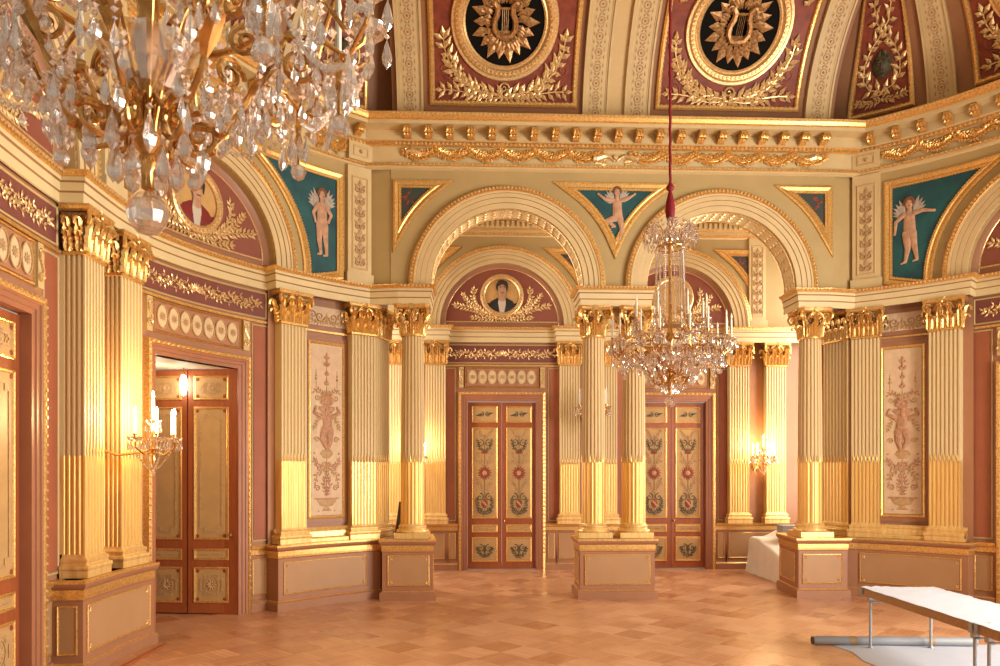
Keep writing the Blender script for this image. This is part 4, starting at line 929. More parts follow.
pedestal('curved pedestal below the right arabesque panel, behind the folding table', [(3.90, 12.98), (3.92, 12.37)]+Rp([(-5.0, .32), (-3.301, .32), (-3.30, .0)]), [(Off(RW, .32), -5.0, -3.36)], False, tuple(RW.P(-4.2, 0, .2)))
YP = 12.14
pedestal('square pedestal under the left round column', [(-3.87, YP), (-3.04, YP), (-3.14, 13.2), (-3.87, 13.2)], [(Seg((-3.87, YP), (-3.04, YP)), .05, .81), (Seg((-3.04, YP), (-3.14, 13.2)), .05, .95)], True, (-3.4, 12.6, 0), 'pedestals of the arcade')
pedestal('square pedestal under the right round column', [(3.04, YP), (3.87, YP), (3.87, 13.2), (3.16, 13.2)], [(Seg((3.04, YP), (3.87, YP)), .02, .78), (Seg((3.16, 13.2), (3.04, YP)), .05, .95)], True, (3.4, 12.6, 0), 'pedestals of the arcade')
pedestal('free standing pedestal under the paired centre columns', [(-.62, YP), (.62, YP), (.62, 12.86), (-.62, 12.86)], [(Seg((-.62, YP), (.62, YP)), .03, 1.21), (Seg((.62, YP), (.62, 12.86)), .05, .67), (Seg((-.62, 12.86), (-.62, YP)), .05, .67)], True, (0, 12.5, 0), 'pedestals of the arcade')
# gilded plinth course under the arabesque panels
for nm, S, a, b_ in (('plinth_course', LW, 3.36, 5.06), ('plinth_course', RW, -5.06, -3.36)):
    e = MB(); e.sweepxy(path(S, [(a, .12), (b_, .12)]), [(.14, .998), (.14, 1.05), (.05, 1.07), (.04, 1.15), (.05, 1.17), (.02, 1.2), (0, 1.22)], False); obj(nm, e, 'ggold', wall_left if S is LW else wall_right)

# ------------------------------------------------------------------ painted cove: ribs and panels
def rib(S, u, label, t0=.18, t1=4.1, w=.42):
    t = thing('ceiling_rib', label, 'rib', tuple(S.P(u, t0, 0)), 'stencilled ribs of the ceiling cove'); n = 24
    def bar(a, b_, d0, d1, m, mb):
        T_ = [t0+(t1-t0)*i/n for i in range(n+1)]; mb.grid([[S.P(q, tt, dd) for tt in T_] for q, dd in ((a, d0), (a, d1), (b_, d1), (b_, d0))], m=m); mb.add([S.P(a, t0, d0), S.P(a, t0, d1), S.P(b_, t0, d1), S.P(b_, t0, d0)], [(0, 1, 2, 3)], m)
    e = MB(); bar(u-w/2, u+w/2, 0, .05, 0, e); bar(u-w/2+.03, u-w/2+.055, .05, .058, 1, e); bar(u+w/2-.055, u+w/2-.03, .05, .058, 1, e); bar(u-w/2-.005, u-w/2+.028, .0, .075, 0, e); bar(u+w/2-.028, u+w/2+.005, .0, .075, 0, e); obj('rib_moulding', e, ['ribf', 'tan'], t)
    o = MB(); q = t0+.12
    bar(u-.115, u+.115, .05, .054, 1, o); k = 0
    while q < 2.9:
        if k % 2 == 0:
            o.sweep2(S, arcpts(u, q, .062, 0, 2*PI, 10)[:-1], [(0, .055), (0, .065), (.016, .065), (.016, .055)], True, [0]*3); o.bead(S, u, q, .022, .055, 2)
        else:
            for a in range(4): o.leaf(S, u, q, PI/4+PI/2*a, .075, .03, .055, .01, 0)
        for sx in (-1, 1): o.leaf(S, u+sx*.09, q, PI/2, .08, .03, .055, .008, 0)
        q += .115; k += 1
    obj('rib_ornament', o, ['ochre', 'ribf', 'rose'], t)
F_, L_, R_ = CB['F'], CB['L'], CB['R']
for S, u, lab in ((F_, -3.42, 'stencilled ceiling rib left of the left lyre panel'), (F_, -.35, 'left one of the two close ceiling ribs between the lyre panels'), (F_, .35, 'right one of the two close ceiling ribs between the lyre panels'), (F_, 3.42, 'leaning ceiling rib right of the right lyre panel'), (R_, -3.74, 'ceiling rib between the mask panel and the panel at the right edge'), (L_, 3.7, 'ceiling rib behind the large chandelier beyond the mask panel side'), (L_, .45, 'ceiling rib above the left pier, behind the large chandelier'), (L_, -.25, 'ceiling rib above the near corner of the left pier')): rib(S, u, lab)
class Skew:                                     # the groin side of the narrow panels leans inwards
    def __init__(s, S, ug, u1): s.S, s.ug, s.u1 = S, ug, u1
    def P(s, u, t, d=0): return s.S.P(u+(s.u1-u)*.30*(max(0, t-.44)/1.55)**1.25, t, d)
def lyre(o, S, u, t, D):
    for sg in (-1, 1):
        o.tube([S.P(u+sg*x, t+y, D+.05) for x, y in ((.0, -.20), (.10, -.19), (.165, -.10), (.165, .02), (.12, .12), (.12, .22), (.17, .28), (.2, .26))], .048, 6); o.spiral(S, u+sg*.2, t+.27, .05, 1.2, .018, D+.05, 0, sg)
    o.tube([S.P(u-.13, t+.2, D+.05), S.P(u+.13, t+.2, D+.05)], .018, 5); o.poly(S, [(u-.12, t-.19), (u-.06, t-.27), (u+.06, t-.27), (u+.12, t-.19), (u+.08, t-.12), (u-.08, t-.12)], D+.03, None, .03); o.bead(S, u, t-.2, .03, D+.06)
    for x in (-.045, -.015, .015, .045): o.tube([S.P(u+x, t-.15, D+.05), S.P(u+x, t+.2, D+.05)], .004, 4)
def coffer(S, c, hw, label, kind, t0=.44, t1=2.9):
    D = .01; t = thing('ceiling_panel', label, 'ceiling panel', tuple(S.P(c, t0, 0)), 'crimson panels of the ceiling cove')
    f = MB(); n = 20; f.rect(S, c-hw, c+hw, t0, t1, D, 16, n, m=0); f.sweep2(S, rectpts(c-hw, c+hw, t0, t1, .15), [(-.06, D-.01), (-.06, D+.03), (-.03, D+.05), (0, D+.05), (.02, D+.03), (.03, D)], True, [1]*5); obj('panel_field', f, ['coffer', 'gold'], t)
    m_ = MB(); m_.beads(S, rectpts(c-hw, c+hw, t0, t1, .15), .075, .02, D+.045, True); obj('bead_border', m_, 'leaf', t)
    o = MB()                                # dim scrollwork on the ground
    for sx in (-1, 1):
        for tt, r in ((t0+.22, .15), (t0+.5, .12), (t1-.25, .15)): o.spiral(S, c+sx*(hw-.2), tt, min(r, hw*.35), 1.6, .012, D+.008, PI/2, sx)
    obj('painted_scrolls', o, 'scroll', t)
    if kind == 'lyre':
        tc = 1.62; g = MB(); g.disc(S, c, tc, .64, .64, D+.006, 40, 6); md = obj('medallion_ground', g, 'black', t)
        m_ = MB(); ci = arcpts(c, tc, .63, 0, 2*PI, 56)[:-1]; m_.sweep2(S, ci, [(0, D), (0, D+.03), (-.03, D+.05), (-.05, D+.04), (-.09, D+.085), (-.15, D+.085), (-.18, D+.05), (-.22, D+.05), (-.23, D)], True); obj('medallion_frame', m_, 'leaf', md, smooth=True, ang=.5)
        b_ = MB(); b_.beads(S, arcpts(c, tc, .75, 0, 2*PI, 56)[:-1], .07, .03, D+.08, True); obj('medallion_beads', b_, 'gold', md)
        s_ = MB()
        for i in range(18): a = 2*PI*i/18; s_.leaf(S, c+.26*math.cos(a), tc+.30*math.sin(a), a, .24 if i % 2 else .30, .15, D+.012, .035)
        for i in range(34): a = 2*PI*i/34; s_.leaf(S, c+.20*math.cos(a), tc+.26*math.sin(a), a+RND.uniform(-.5, .5), RND.uniform(.15, .22), .10, D+.03, .03)
        lyre(s_, S, c, tc, D+.02); obj('lyre_sunburst', s_, 'bronze_shade', md, smooth=False)
        o = MB()
        for sg in (-1, 1):
            for tv in (1, -1):
                y = lambda k: tc-tv*(1.6-k) if tv > 0 else tc+(1.6-k)
                if tv > 0:
                    o.spray(S, [(c+sg*.03, .56), (c+sg*.35, .60), (c+sg*.62, .70), (c+sg*.84, .92), (c+sg*.96, 1.2), (c+sg*.98, 1.38)], .17, .085, D+.02, .125, .8, .03, berries=True, jitter=.35)
                    o.spray(S, [(c+sg*.25, .62), (c+sg*.55, .58), (c+sg*.85, .62), (c+sg*1.0, .62)], .15, .07, D+.02, .12, .85, .028, jitter=.35); o.spray(S, [(c+sg*.45, .66), (c+sg*.72, .84), (c+sg*.84, 1.05)], .15, .07, D+.02, .12, .85, .028, berries=True, jitter=.35)
                    o.spray(S, [(c, .53), (c+sg*.3, .50), (c+sg*.55, .54)], .13, .055, D+.02, .09, .7, .02, jitter=.3)
                else:
                    o.spray(S, [(c+sg*1.02, 1.95), (c+sg*.95, 2.15), (c+sg*.85, 2.4), (c+sg*.6, 2.62)], .17, .08, D+.02, .125, .8, .03, jitter=.35)
        o.spiral(S, c, .66, .09, 1.4, .016, D+.03); obj('gilded_branches', o, 'leaf', t)
    elif kind == 'mask':
        o = MB(); tc = 1.14
        for sg in (-1, 1):
            o.spray(S, [(c+sg*.04, .74), (c+sg*.2, .80), (c+sg*.31, .96), (c+sg*.32, 1.18), (c+sg*.22, 1.42), (c+sg*.03, 1.60), (c-sg*.13, 1.80), (c-sg*.2, 2.05), (c-sg*.12, 2.45), (c+sg*.02, 2.6)], .17, .085, D+.02, .135, .8, .03, jitter=.3)
            o.spray(S, [(c, .62), (c+sg*.18, .58), (c+sg*.36, .62)], .1, .045, D+.02, .06, .8, .02)
        o.spiral(S, c+.05, .74, .07, 1.3, .018, D+.03, PI, 1); o.spiral(S, c-.05, .74, .07, 1.3, .018, D+.03, PI, -1); obj('gilded_wreath', o, 'leaf', t)
        m_ = MB(); m_.disc(S, c, tc, .18, .20, D+.01, 20, 4, .10); m_.caps(S, (c, tc+.04), (c, tc-.04), .018, .03, D+.10, None, .04)
        for sx in (-1, 1): m_.caps(S, (c+sx*.035, tc+.075), (c+sx*.09, tc+.07), .018, .014, D+.095, None, .02); m_.disc(S, c+sx*.06, tc+.035, .025, .016, D+.10, 10, 1, .012); m_.leaf(S, c+sx*.08, tc+.14, PI/2+sx*.5, .12, .08, D+.06, .04); m_.disc(S, c+sx*.15, tc, .03, .05, D+.02, 8, 1, .03)
        m_.caps(S, (c-.05, tc-.085), (c+.05, tc-.085), .016, .016, D+.095, None, .02); m_.caps(S, (c-.03, tc-.16), (c+.03, tc-.16), .04, .04, D+.05, None, .04)
        for i in range(7): a = PI*(i+.5)/7; m_.disc(S, c+.13*math.cos(a), tc+.17*math.sin(a), .045, .045, D+.03, 8, 1, .05)
        obj('grotesque_mask', m_, 'mask', t, smooth=True, ang=1.2)
coffer(F_, -1.88, 1.16, 'crimson ceiling panel with a gilded lyre in a black roundel above the left arch', 'lyre')
coffer(F_, 1.88, 1.16, 'crimson ceiling panel with a gilded lyre in a black roundel above the right arch, behind the cord', 'lyre')
coffer(Skew(R_, -5.1, -4.1), -4.66, .46, 'narrow crimson ceiling panel with a dark green mask in a gilded wreath', 'mask')
coffer(Skew(L_, 5.1, 4.1), 4.58, .46, 'narrow crimson ceiling panel mostly hidden behind the large chandelier', 'mask')
coffer(R_, -2.06, 1.16, 'dark crimson ceiling panel cut by the upper right corner', 'lyre')
coffer(L_, 2.06, 1.16, 'wide crimson ceiling panel over the open doorway, behind the large chandelier', 'lyre')

e = MB(); n = 24; e.grid([[F_.P(q, .2+4.0*i/n, .012) for i in range(n+1)] for q in (-.135, .135)]); obj('cove_stripe', e, 'tan', ceiling)
# ------------------------------------------------------------------ chandeliers and sconces
def octa(mb, p, r, h=None, m=None):
    x, y, z = p; h = h or r
    mb.add([(x, y, z-h), (x+r, y, z), (x, y+r, z), (x-r, y, z), (x, y-r, z), (x, y, z+h)], [(0, 2, 1), (0, 3, 2), (0, 4, 3), (0, 1, 4), (5, 1, 2), (5, 2, 3), (5, 3, 4), (5, 4, 1)], m)
def drop_mb(l, r):        # cut pear drop hanging from the origin, with its link bead
    o = MB(); n = 6
    o.lathe([(.0005, -l), (r*.75, -l*.86), (r, -l*.70), (r*.55, -l*.42), (r*.12, -l*.24), (.0005, -l*.2)], n=n); octa(o, (0, 0, -l*.12), r*.55); return o
def chain(mb, p0, p1, sag, n, r, bulge=0):
    p0, p1 = Vector(p0), Vector(p1)
    for i in range(n+1):
        f = i/n; p = p0.lerp(p1, f); p.z -= sag*math.sin(PI*f)
        if bulge: q = Vector((p.x, p.y, 0)); k = q.length; p += q/(k or 1)*bulge*math.sin(PI*f)
        octa(mb, p, r, r*1.15)
RV = lambda r, a, z: (r*math.cos(a), r*math.sin(a), z)
_mesh = {}
def shared(name, key, mk, mats, parent, loc, rz=0, smooth=False, sc=1):
    if key not in _mesh: o = obj(name, mk(), mats, parent, smooth); _mesh[key] = o.data
    else: o = bpy.data.objects.new(name, _mesh[key]); link(o, parent)
    o.location = loc; o.rotation_euler[2] = rz
    if sc != 1: o.scale = (sc,)*3
    return o
def cup_mb():
    o = MB(); o.lathe([(.012, .0), (.03, -.006), (.05, .004), (.062, .022), (.066, .03), (.058, .026), (.04, .012), (.014, .008)], n=12); return o
def candle_mb():
    o = MB(); o.lathe([(.014, -.03), (.018, -.02), (.014, .0), (.02, .02), (.02, .03), (.0125, .032)], n=10, m=1); o.lathe([(.0125, .03), (.0125, .20), (.008, .215), (.0005, .216)], n=10, m=0); o.lathe([(.005, .212), (.014, .235), (.010, .265), (.0004, .29)], n=8, m=2); return o
def chandelier(label):
    t = thing('crystal_chandelier', label, 'chandelier', built_in_place=False)
    s = MB(); s.lathe([(.001, -.66), (.02, -.65), (.018, -.60), (.035, -.57), (.022, -.54), (.05, -.50), (.028, -.46), (.022, -.40), (.03, -.33), (.06, -.28), (.075, -.25), (.05, -.2), (.03, -.1), (.04, .0), (.06, .05), (.03, .12), (.02, .3), (.02, 1.1), (.04, 1.15), (.02, 1.2), (.02, 1.5)], n=14); obj('stem', s, 'brass', t, smooth=True)
    b_ = MB(); b_.lathe([(.0005, -.80), (.03, -.793), (.055, -.765), (.066, -.73), (.055, -.695), (.03, -.668), (.0005, -.66)], n=12); obj('crystal_ball', b_, 'crystal', t)
    f = MB(); n = 24; f.grid([[RV(r*(1+.10*(k % 2)), 2*PI*k/n, z) for k in range(n)] for r, z in ((.03, -.36), (.07, -.33), (.11, -.27), (.145, -.20), (.15, -.19))], closed=True); obj('crystal_cup', f, 'crystal', t)
    # upright bent bars of the body
    for i in range(8):
        a = PI/8+PI/4*i; o = MB(); o.tube([RV(r, a, z) for r, z in ((.02, -.52), (.03, -.44), (.06, -.30), (.13, -.12), (.22, .02), (.26, .16), (.22, .3), (.12, .42))], .005, 6); obj('body_bar', o, 'brass', t, smooth=True)
    hoop = MB(); hoop.tube([RV(.36, 2*PI*i/40, -.02) for i in range(41)], .012, 6, cap=False); obj('brass_hoop', hoop, 'brass', t, smooth=True); hoop = MB(); hoop.tube([RV(.17, 2*PI*i/30, 1.14) for i in range(31)], .010, 6, cap=False); obj('brass_hoop', hoop, 'brass', t, smooth=True)
    for i in range(8):
        a = PI/4*i; q = lambda r, z, da=0: RV(r, a+da, z)
        def arm():
            o = MB(); P = lambda r, z: (r, 0, z)
            o.tube([P(r, z) for r, z in ((.04, -.36), (.12, -.44), (.22, -.45), (.30, -.36), (.36, -.22), (.44, -.12), (.54, -.12), (.62, -.17), (.68, -.12), (.70, -.04))], .0105, 7, taper=.75)
            o.tube([P(r, z) for r, z in ((.36, -.02), (.46, .03), (.56, .0), (.62, -.08))], .009, 6)
            for cx, cz, r, sg, a0 in ((.16, -.47, .075, 1, PI/2), (.47, -.21, .07, -1, PI/2), (.30, -.15, .06, 1, 0)):
                nn = 26; o.tube([P(cx+sg*(k := r*(1-.85*j/nn))*math.cos(a0+3.4*PI*j/nn), cz+k*math.sin(a0+3.4*PI*j/nn)) for j in range(nn+1)], .010, 6, taper=.7)
            for da in (-.16, .16): o.tube([(.60, 0, -.16), (.64*math.cos(da*.5), .64*math.sin(da*.5), -.19), (.70*math.cos(da), .70*math.sin(da), -.12), (.72*math.cos(da), .72*math.sin(da), -.04)], .008, 6)
            o.tube([P(r, z) for r, z in ((.24, .02), (.32, .10), (.40, .08), (.44, .14), (.44, .20))], .009, 6)
            for r, z in ((.22, -.45), (.44, -.12), (.62, -.17)): o.lathe([(.001, -.022), (.02, -.012), (.022, .006), (.001, .022)], (r, 0, z), 8)
            for k in (-1, 1):                # leaf on the arm
                o.add([(.30, 0, -.36), (.34, k*.035, -.27), (.40, k*.02, -.22), (.37, 0, -.24)], [(0, 1, 2, 3)])
            return o
        shared('arm', 'arm', arm, 'brass', t, (0, 0, 0), a, True)
        def sub():
            o = MB(); o.lathe([(.004, .0), (.014, -.02), (.008, -.05), (.016, -.08), (.006, -.11), (.004, -.17)], n=8, m=1)
            for j in range(6):
                b2 = PI/3*j; o.lathe([(.0005, -.16), (.011, -.14), (.013, -.115), (.004, -.075), (.0005, -.07)], RV(.032, b2, 0), 5, 0); octa(o, RV(.032, b2, -.055), .009, m=0); octa(o, RV(.05, b2, -.02), .010, m=0)
            o.lathe([(.0005, -.235), (.022, -.222), (.03, -.20), (.022, -.178), (.0005, -.168)], n=8, m=0); return o
        shared('pendant_cluster', 'sub', sub, ['crystal', 'brass'], t, q(.60, -.20), a)
        def swag():
            o = MB(); chain(o, RV(.72, 0.16, -.05), RV(.72, PI/4-.16, -.05), .10, 16, .014); return o
        shared('crystal_swag', 'swag', swag, 'crystal', t, (0, 0, 0), a)
        def swag2():
            o = MB(); chain(o, RV(.62, 0, -.20), RV(.62, PI/4, -.20), .10, 20, .013); return o
        shared('crystal_swag', 'swag2', swag2, 'crystal', t, (0, 0, 0), a)
        def up():
            o = MB(); chain(o, RV(.16, 0, 1.12), RV(.19, 0, .30), 0, 34, .0125); return o
        shared('crystal_strand', 'up', up, 'crystal', t, (0, 0, 0), a)
        def up2():
            o = MB(); o.tube([RV(.165, PI/8, 1.12), RV(.175, PI/8, .42)], .008, 5); return o
        shared('glass_rod', 'up2', up2, 'crystal', t, (0, 0, 0), a)
        def plume():
            o = MB(); pts = [(.10, 1.16), (.15, 1.34), (.22, 1.42), (.29, 1.38), (.31, 1.30)]
            o.tube([(r, 0, z) for r, z in pts], .006, 5, m=1)
            for r, z in ((.14, 1.3), (.18, 1.38), (.22, 1.42), (.26, 1.41), (.30, 1.36), (.31, 1.29), (.31, 1.24), (.27, 1.34), (.23, 1.36), (.2, 1.31), (.24, 1.28), (.17, 1.24), (.13, 1.2), (.28, 1.22)):
                for dy in (-.04, .04): octa(o, (r, dy+RND.uniform(-.03, .03), z), .024, .028, 0)
            for dy in (-.06, 0, .06): o.lathe([(.0005, -.10), (.014, -.08), (.016, -.06), (.005, -.02), (.0005, 0)], (.30, dy, 1.24), 5, 0)
            return o
        shared('crown_plume', 'plume', plume, ['crystal', 'brass'], t, (0, 0, 0), a+PI/8)
        for j, (r, da, z) in enumerate(((.71, -.16, -.03), (.71, .16, -.03), (.44, 0, .21))):
            p = q(r, z, da); cp = shared('candle_cup', 'cup', cup_mb, 'crystal', t, p)
            shared('candle', 'candle', candle_mb, ['wax', 'brass', 'wax'], t, (p[0], p[1], p[2]+.04), 0, True)
            for m_ in range(4): b2 = PI/2*m_+a; shared('crystal_drop', 'drop', lambda: drop_mb(.13, .019), 'crystal', t, (p[0]+.06*math.cos(b2), p[1]+.06*math.sin(b2), p[2]+.02), b2)
    fr = MB(); rr = random.Random(5)                  # the many small drops hung all over the arms
    def hang(r, a_, z, l, w_):
        dd = drop_mb(l, w_); c0 = RV(r, a_, z); sp = rr.uniform(0, 6); cs, sn = math.cos(sp), math.sin(sp)
        fr.add([(c0[0]+v[0]*cs-v[1]*sn, c0[1]+v[0]*sn+v[1]*cs, c0[2]+v[2]) for v in dd.v], dd.f)
        for k in range(rr.randint(1, 3)): octa(fr, (c0[0], c0[1], c0[2]+.012+.024*k), .012)
    for i in range(8):
        for k in range(34):
            r = rr.uniform(.24, .72); z = -.10-.28*max(0, (.46-r)/.22)-.10*rr.random() if r < .46 else -.14-.12*rr.random()
            hang(r, PI/4*i+rr.uniform(-.39, .39), z, rr.uniform(.06, .12), rr.uniform(.011, .019))
        for k in range(8): p = RV(rr.uniform(.35, .72), PI/4*i+rr.uniform(-.3, .3), rr.uniform(-.06, .12)); octa(fr, p, rr.uniform(.015, .028))
    st = obj('crystal_drops', fr, 'crystal', t); st['kind'] = 'stuff'
    for i in range(6):
        b2 = PI/3*i+.3; shared('large_pendant', 'big', lambda: drop_mb(.15, .024), 'crystal', t, RV(.085, b2, -.50), b2); 
    for i in range(10):
        b2 = 2*PI*i/10; shared('large_pendant', 'big2', lambda: drop_mb(.16, .022), 'crystal', t, RV(.17, b2, -.44), b2)
    c = MB(); c.lathe([(.03, 1.46), (.052, 1.52), (.06, 1.60), (.05, 1.70), (.03, 1.79), (.018, 1.83)], n=14); c.lathe([(.015, 1.83), (.045, 1.85), (.05, 1.88), (.03, 1.91), (.02, 1.93)], n=12); obj('velvet_sleeve', c, 'velvet', t, smooth=True, ang=1.2)
    c = MB(); c.tube([(0.004*math.sin(i*2), 0.004*math.cos(i*2), 1.9+4.6*i/60) for i in range(61)], .017, 7); obj('velvet_cord', c, 'velvet', t, smooth=True)
    return t
ch = chandelier('x'); place(ch, (0, 8.9, 3.68), .2, 'smaller looking crystal chandelier hanging on a wine red cord before the right arch')
c2 = copy_tree(ch); place(c2, (-3.45, 2.42, 3.66), .12, 'huge looking crystal chandelier filling the upper left corner in front of the left wall')
LIGHTS = []
def point(name, loc, e, col, r=.05):
    l = bpy.data.lights.new(name, 'POINT'); l.energy = e; l.color = col; l.shadow_soft_size = r; o = bpy.data.objects.new(name, l); C.objects.link(o); o.location = loc; return o
_mesh_s = {}
def sconce(S, u, z, d, label, lit, e=14, reach=.36, sc=1.25):
    x, y = S.xy(u, d); tg = S.tan(u); rz = math.atan2(tg.y, tg.x)
    t = thing('candle_sconce', label, 'wall lamp', (x, y, z), 'crystal wall sconces', False, rz); R = reach
    p = MB(); p.lathe([(.001, .0), (.05, .004), (.06, .015), (.03, .03), (.001, .035)], n=14)
    p.v = [(v[0], -v[2], v[1]*1.9) for v in p.v]
    for k in (-1, 1):
        p.tube([(0, -.02, k*.06), (k*.03, -.03, k*.14), (0, -.03, k*.19)], .012, 6)
    p.tube([(0, -.02, .0), (0, -R*.4, -.05), (0, -R*.75, -.03), (0, -R, .0)], .011, 6); obj('backplate', p, 'gold', t, smooth=True)
    cl = MB(); cl.lathe([(.004, .16), (.02, .1), (.012, .04), (.03, 0), (.012, -.04), (.02, -.08), (.004, -.14)], (0, -R, 0), 10); obj('centre_stem', cl, 'brass', t, smooth=True)
    P = [(0, -R, .20)]+[(.17*math.sin(a), -R-.17*math.cos(a), .06) for a in (-2.0, -1.0, 0, 1.0, 2.0)]
    for i, q in enumerate(P):
        if i:
            a = MB(); c0 = Vector((0, -R, -.02)); q_ = Vector(q); m_ = (c0+q_)/2; a.tube([c0, m_+Vector((0, 0, -.07)), q_+Vector((0, 0, -.05)), q_+Vector((0, 0, -.01))], .007, 6); obj('arm', a, 'brass', t, smooth=True)
        shared('candle_cup', 'cup', cup_mb, 'crystal', t, q)
        shared('candle', 'candle_lit' if lit else 'candle', candle_mb, ['waxlit', 'brass', 'flame'] if lit else ['wax', 'brass', 'wax'], t, (q[0], q[1], q[2]+.035), 0, True, .8)
        for m_ in range(4): b2 = PI/2*m_+i; shared('crystal_drop', 'sdrop', lambda: drop_mb(.10, .014), 'crystal', t, (q[0]+.058*math.cos(b2), q[1]+.058*math.sin(b2), q[2]+.02), b2)
    b_ = MB()
    for i in range(8): a = PI/4*i; chain(b_, (.15*math.sin(a), -R+.15*math.cos(a), .0), (.03*math.sin(a), -R+.03*math.cos(a), -.16), .02, 9, .010)
    octa(b_, (0, -R, -.19), .022, .03); obj('crystal_basket', b_, 'crystal', t)
    t.scale = (sc,)*3
    if lit:
        for k in (-.16, .16): q = S.P(u+k, z+.36, d+R*sc); point('sconce_light', q, e/2, (1, .66, .30), .03)
    return t
sconce(LW, .1, 2.36, .06, 'lit crystal sconce between the two pilasters of the left pier', True, 110, .46, 1.4)
sconce(BW, 3.65, 2.30, .05, 'lit crystal sconce on the back wall at right, above the dust sheet', True, 55)
sconce(BW, -3.65, 2.30, .05, 'lit crystal sconce on the back wall glowing behind the left round column', True, 36)
sconce(BW, 0, 3.28, .05, 'unlit crystal sconce high on the back wall behind the paired columns', False, 0, .42, 1.7)
lx = thing('passage_lamp', 'bright oval glass lamp inside the open doorway', 'lamp', tuple(B_.P(B_.L-.02, 3.3, .12)))
o = MB(); P_ = B_.P(B_.L-.0, 3.38, .10); o.lathe([(.001, -.17), (.03, -.14), (.048, -.07), (.052, 0), (.045, .08), (.025, .14), (.001, .16)], tuple(P_), 14); obj('glass_globe', o, 'lamp', lx, smooth=True)
o = MB(); o.tube([P_+Vector((0, 0, .14)), P_+Vector((0, 0, .27))], .008, 6); o.lathe([(.028, .13), (.02, .17), (.008, .18)], tuple(P_), 10); obj('hanging_rod', o, 'brass', lx)
point('passage_light', P_+Vector((-.25, -.35, .0)), 8, (1, .85, .65), .06)

# ------------------------------------------------------------------ camera
TH = math.radians(2.2); CAMX = -2.41; HC = 2.1
def room(X, Z, z=0): return (CAMX+X*math.cos(TH)+Z*math.sin(TH), -X*math.sin(TH)+Z*math.cos(TH), z)
cam = bpy.data.cameras.new('camera'); co = bpy.data.objects.new('camera', cam); C.objects.link(co)
co.location = (CAMX, 0, HC); co.rotation_euler = (PI/2, 0, -TH); cam.sensor_width = 36; cam.lens = 26.64; cam.shift_y = .139; cam.clip_start = .05
bpy.context.scene.camera = co

# ------------------------------------------------------------------ things on the floor
def table(label, X0, Z0, L, W=.86, H=.715):
    loc = room(X0, Z0); t = thing('folding_table', label, 'table', loc, 'folding tables', False, -TH)     # local: x to the right, -y towards the camera
    p = MB(); n, m_ = 14, 30
    def top(i, j):
        u, v = i/n, j/m_; e = min(u, 1-u, v, 1-v); return (W*u+(.012*math.sin(v*25) if i == n else (-.006 if i == 0 else 0)), -L*v+(.012*math.sin(u*30) if j == 0 else 0), H+.004+.003*math.sin(u*9+v*13)*math.sin(v*31+u*5)+(.008*abs(math.sin(v*40+1)) if i == n else 0)+(.010*abs(math.sin(u*22)) if j == 0 and u < .5 else 0))
    p.grid([[top(i, j) for i in range(n+1)] for j in range(m_+1)]); obj('paper_cover', p, 'paper', t, smooth=True)
    e = MB(); h = .085
    e.bx((W/2, -L/2, H-.012), W-.01, L-.01, .02)
    for x in (.016, W-.016): e.bx((x, -L/2, H-h/2-.004), .028, L-.01, h)
    for y in (-.018, -L+.018): e.bx((W/2, y, H-h/2-.004), W-.06, .028, h)
    obj('plywood_frame', e, 'ply', t)
    for y in (-.09, -L+.09):
        for x in (.07, W-.07):
            l = MB(); l.tube([(x, y, .02), (x, y, H-.10)], .017, 10); l.lathe([(.001, .0), (.032, .0), (.032, .012), (.018, .03), (.001, .03)], (x, y, 0), 12)
            l.bx((x, y, H-.11), .05, .06, .09); l.tube([(x, y, H-.15), (x+(.03 if x < .4 else -.03), y+(.0), H-.09)], .012, 6); l.tube([(x-.02, y-.035, H-.155), (x+.02, y-.035, H-.155)], .014, 8); obj('leg', l, 'steel', t, smooth=True, ang=.5)
        b_ = MB(); b_.tube([(.07, y, H-.16), (W-.07, y, H-.16)], .010, 8); obj('cross_bar', b_, 'steel', t, smooth=True)
    for y in (-.03, -L+.03):
        for x in (.01, W-.01): c = MB(); c.bx((x, y, H-h/2-.004), .05, .05, h+.01); obj('corner_bracket', c, 'steel', t)
table('white topped folding table standing on the floor cloth at right', 4.34, 8.90, 2.12)
table('second white topped folding table cut by the right edge, end to end with the first', 4.34, 6.76, 2.0)
a, b_ = Vector(room(3.80, 8.99, .056)), Vector(room(5.72, 8.90, .056))
t = thing('grey_tube', 'long grey tube with brown tape bands lying on the floor behind the table legs', 'tube', tuple((a+b_)/2)); t['_o'] = tuple((a+b_)/2)
o = MB(); o.tube([a, a+(b_-a)*.02, b_], [.046, .054, .054], 14); obj('tube', o, 'grey', t, smooth=True, ang=.5)
for f in (.245, .72): o = MB(); o.tube([a.lerp(b_, f-.022), a.lerp(b_, f+.022)], .0556, 14, cap=False); obj('tape_band', o, 'tape', t, smooth=True)
o = MB(); o.tube([a-(b_-a)*.006, a+(b_-a)*.004], .047, 14); obj('end_cap', o, 'dark', t)
pts = [(4.02, 8.93), (4.4, 8.98), (5.2, 8.96), (6.2, 8.98), (7.2, 8.9), (7.2, 4.6), (4.3, 4.6), (4.22, 5.6), (4.1, 6.6), (4.16, 7.4), (4.03, 8.2), (4.10, 8.6)]
o = MB(); q = [Vector(room(x, z, .006)) for x, z in pts]; cx = sum(q, Vector())/len(q)
o.add([tuple(p) for p in q]+[tuple(p-Vector((0, 0, .005))) for p in q], [tuple(range(len(q)))]+[(i, (i+1) % len(q), len(q)+(i+1) % len(q), len(q)+i) for i in range(len(q))])
tag(obj('floor_cloth', o, 'sheet', origin=tuple(cx.xy)+(0,)), 'pale grey protective cloth spread on the floor under the folding tables', 'cloth')
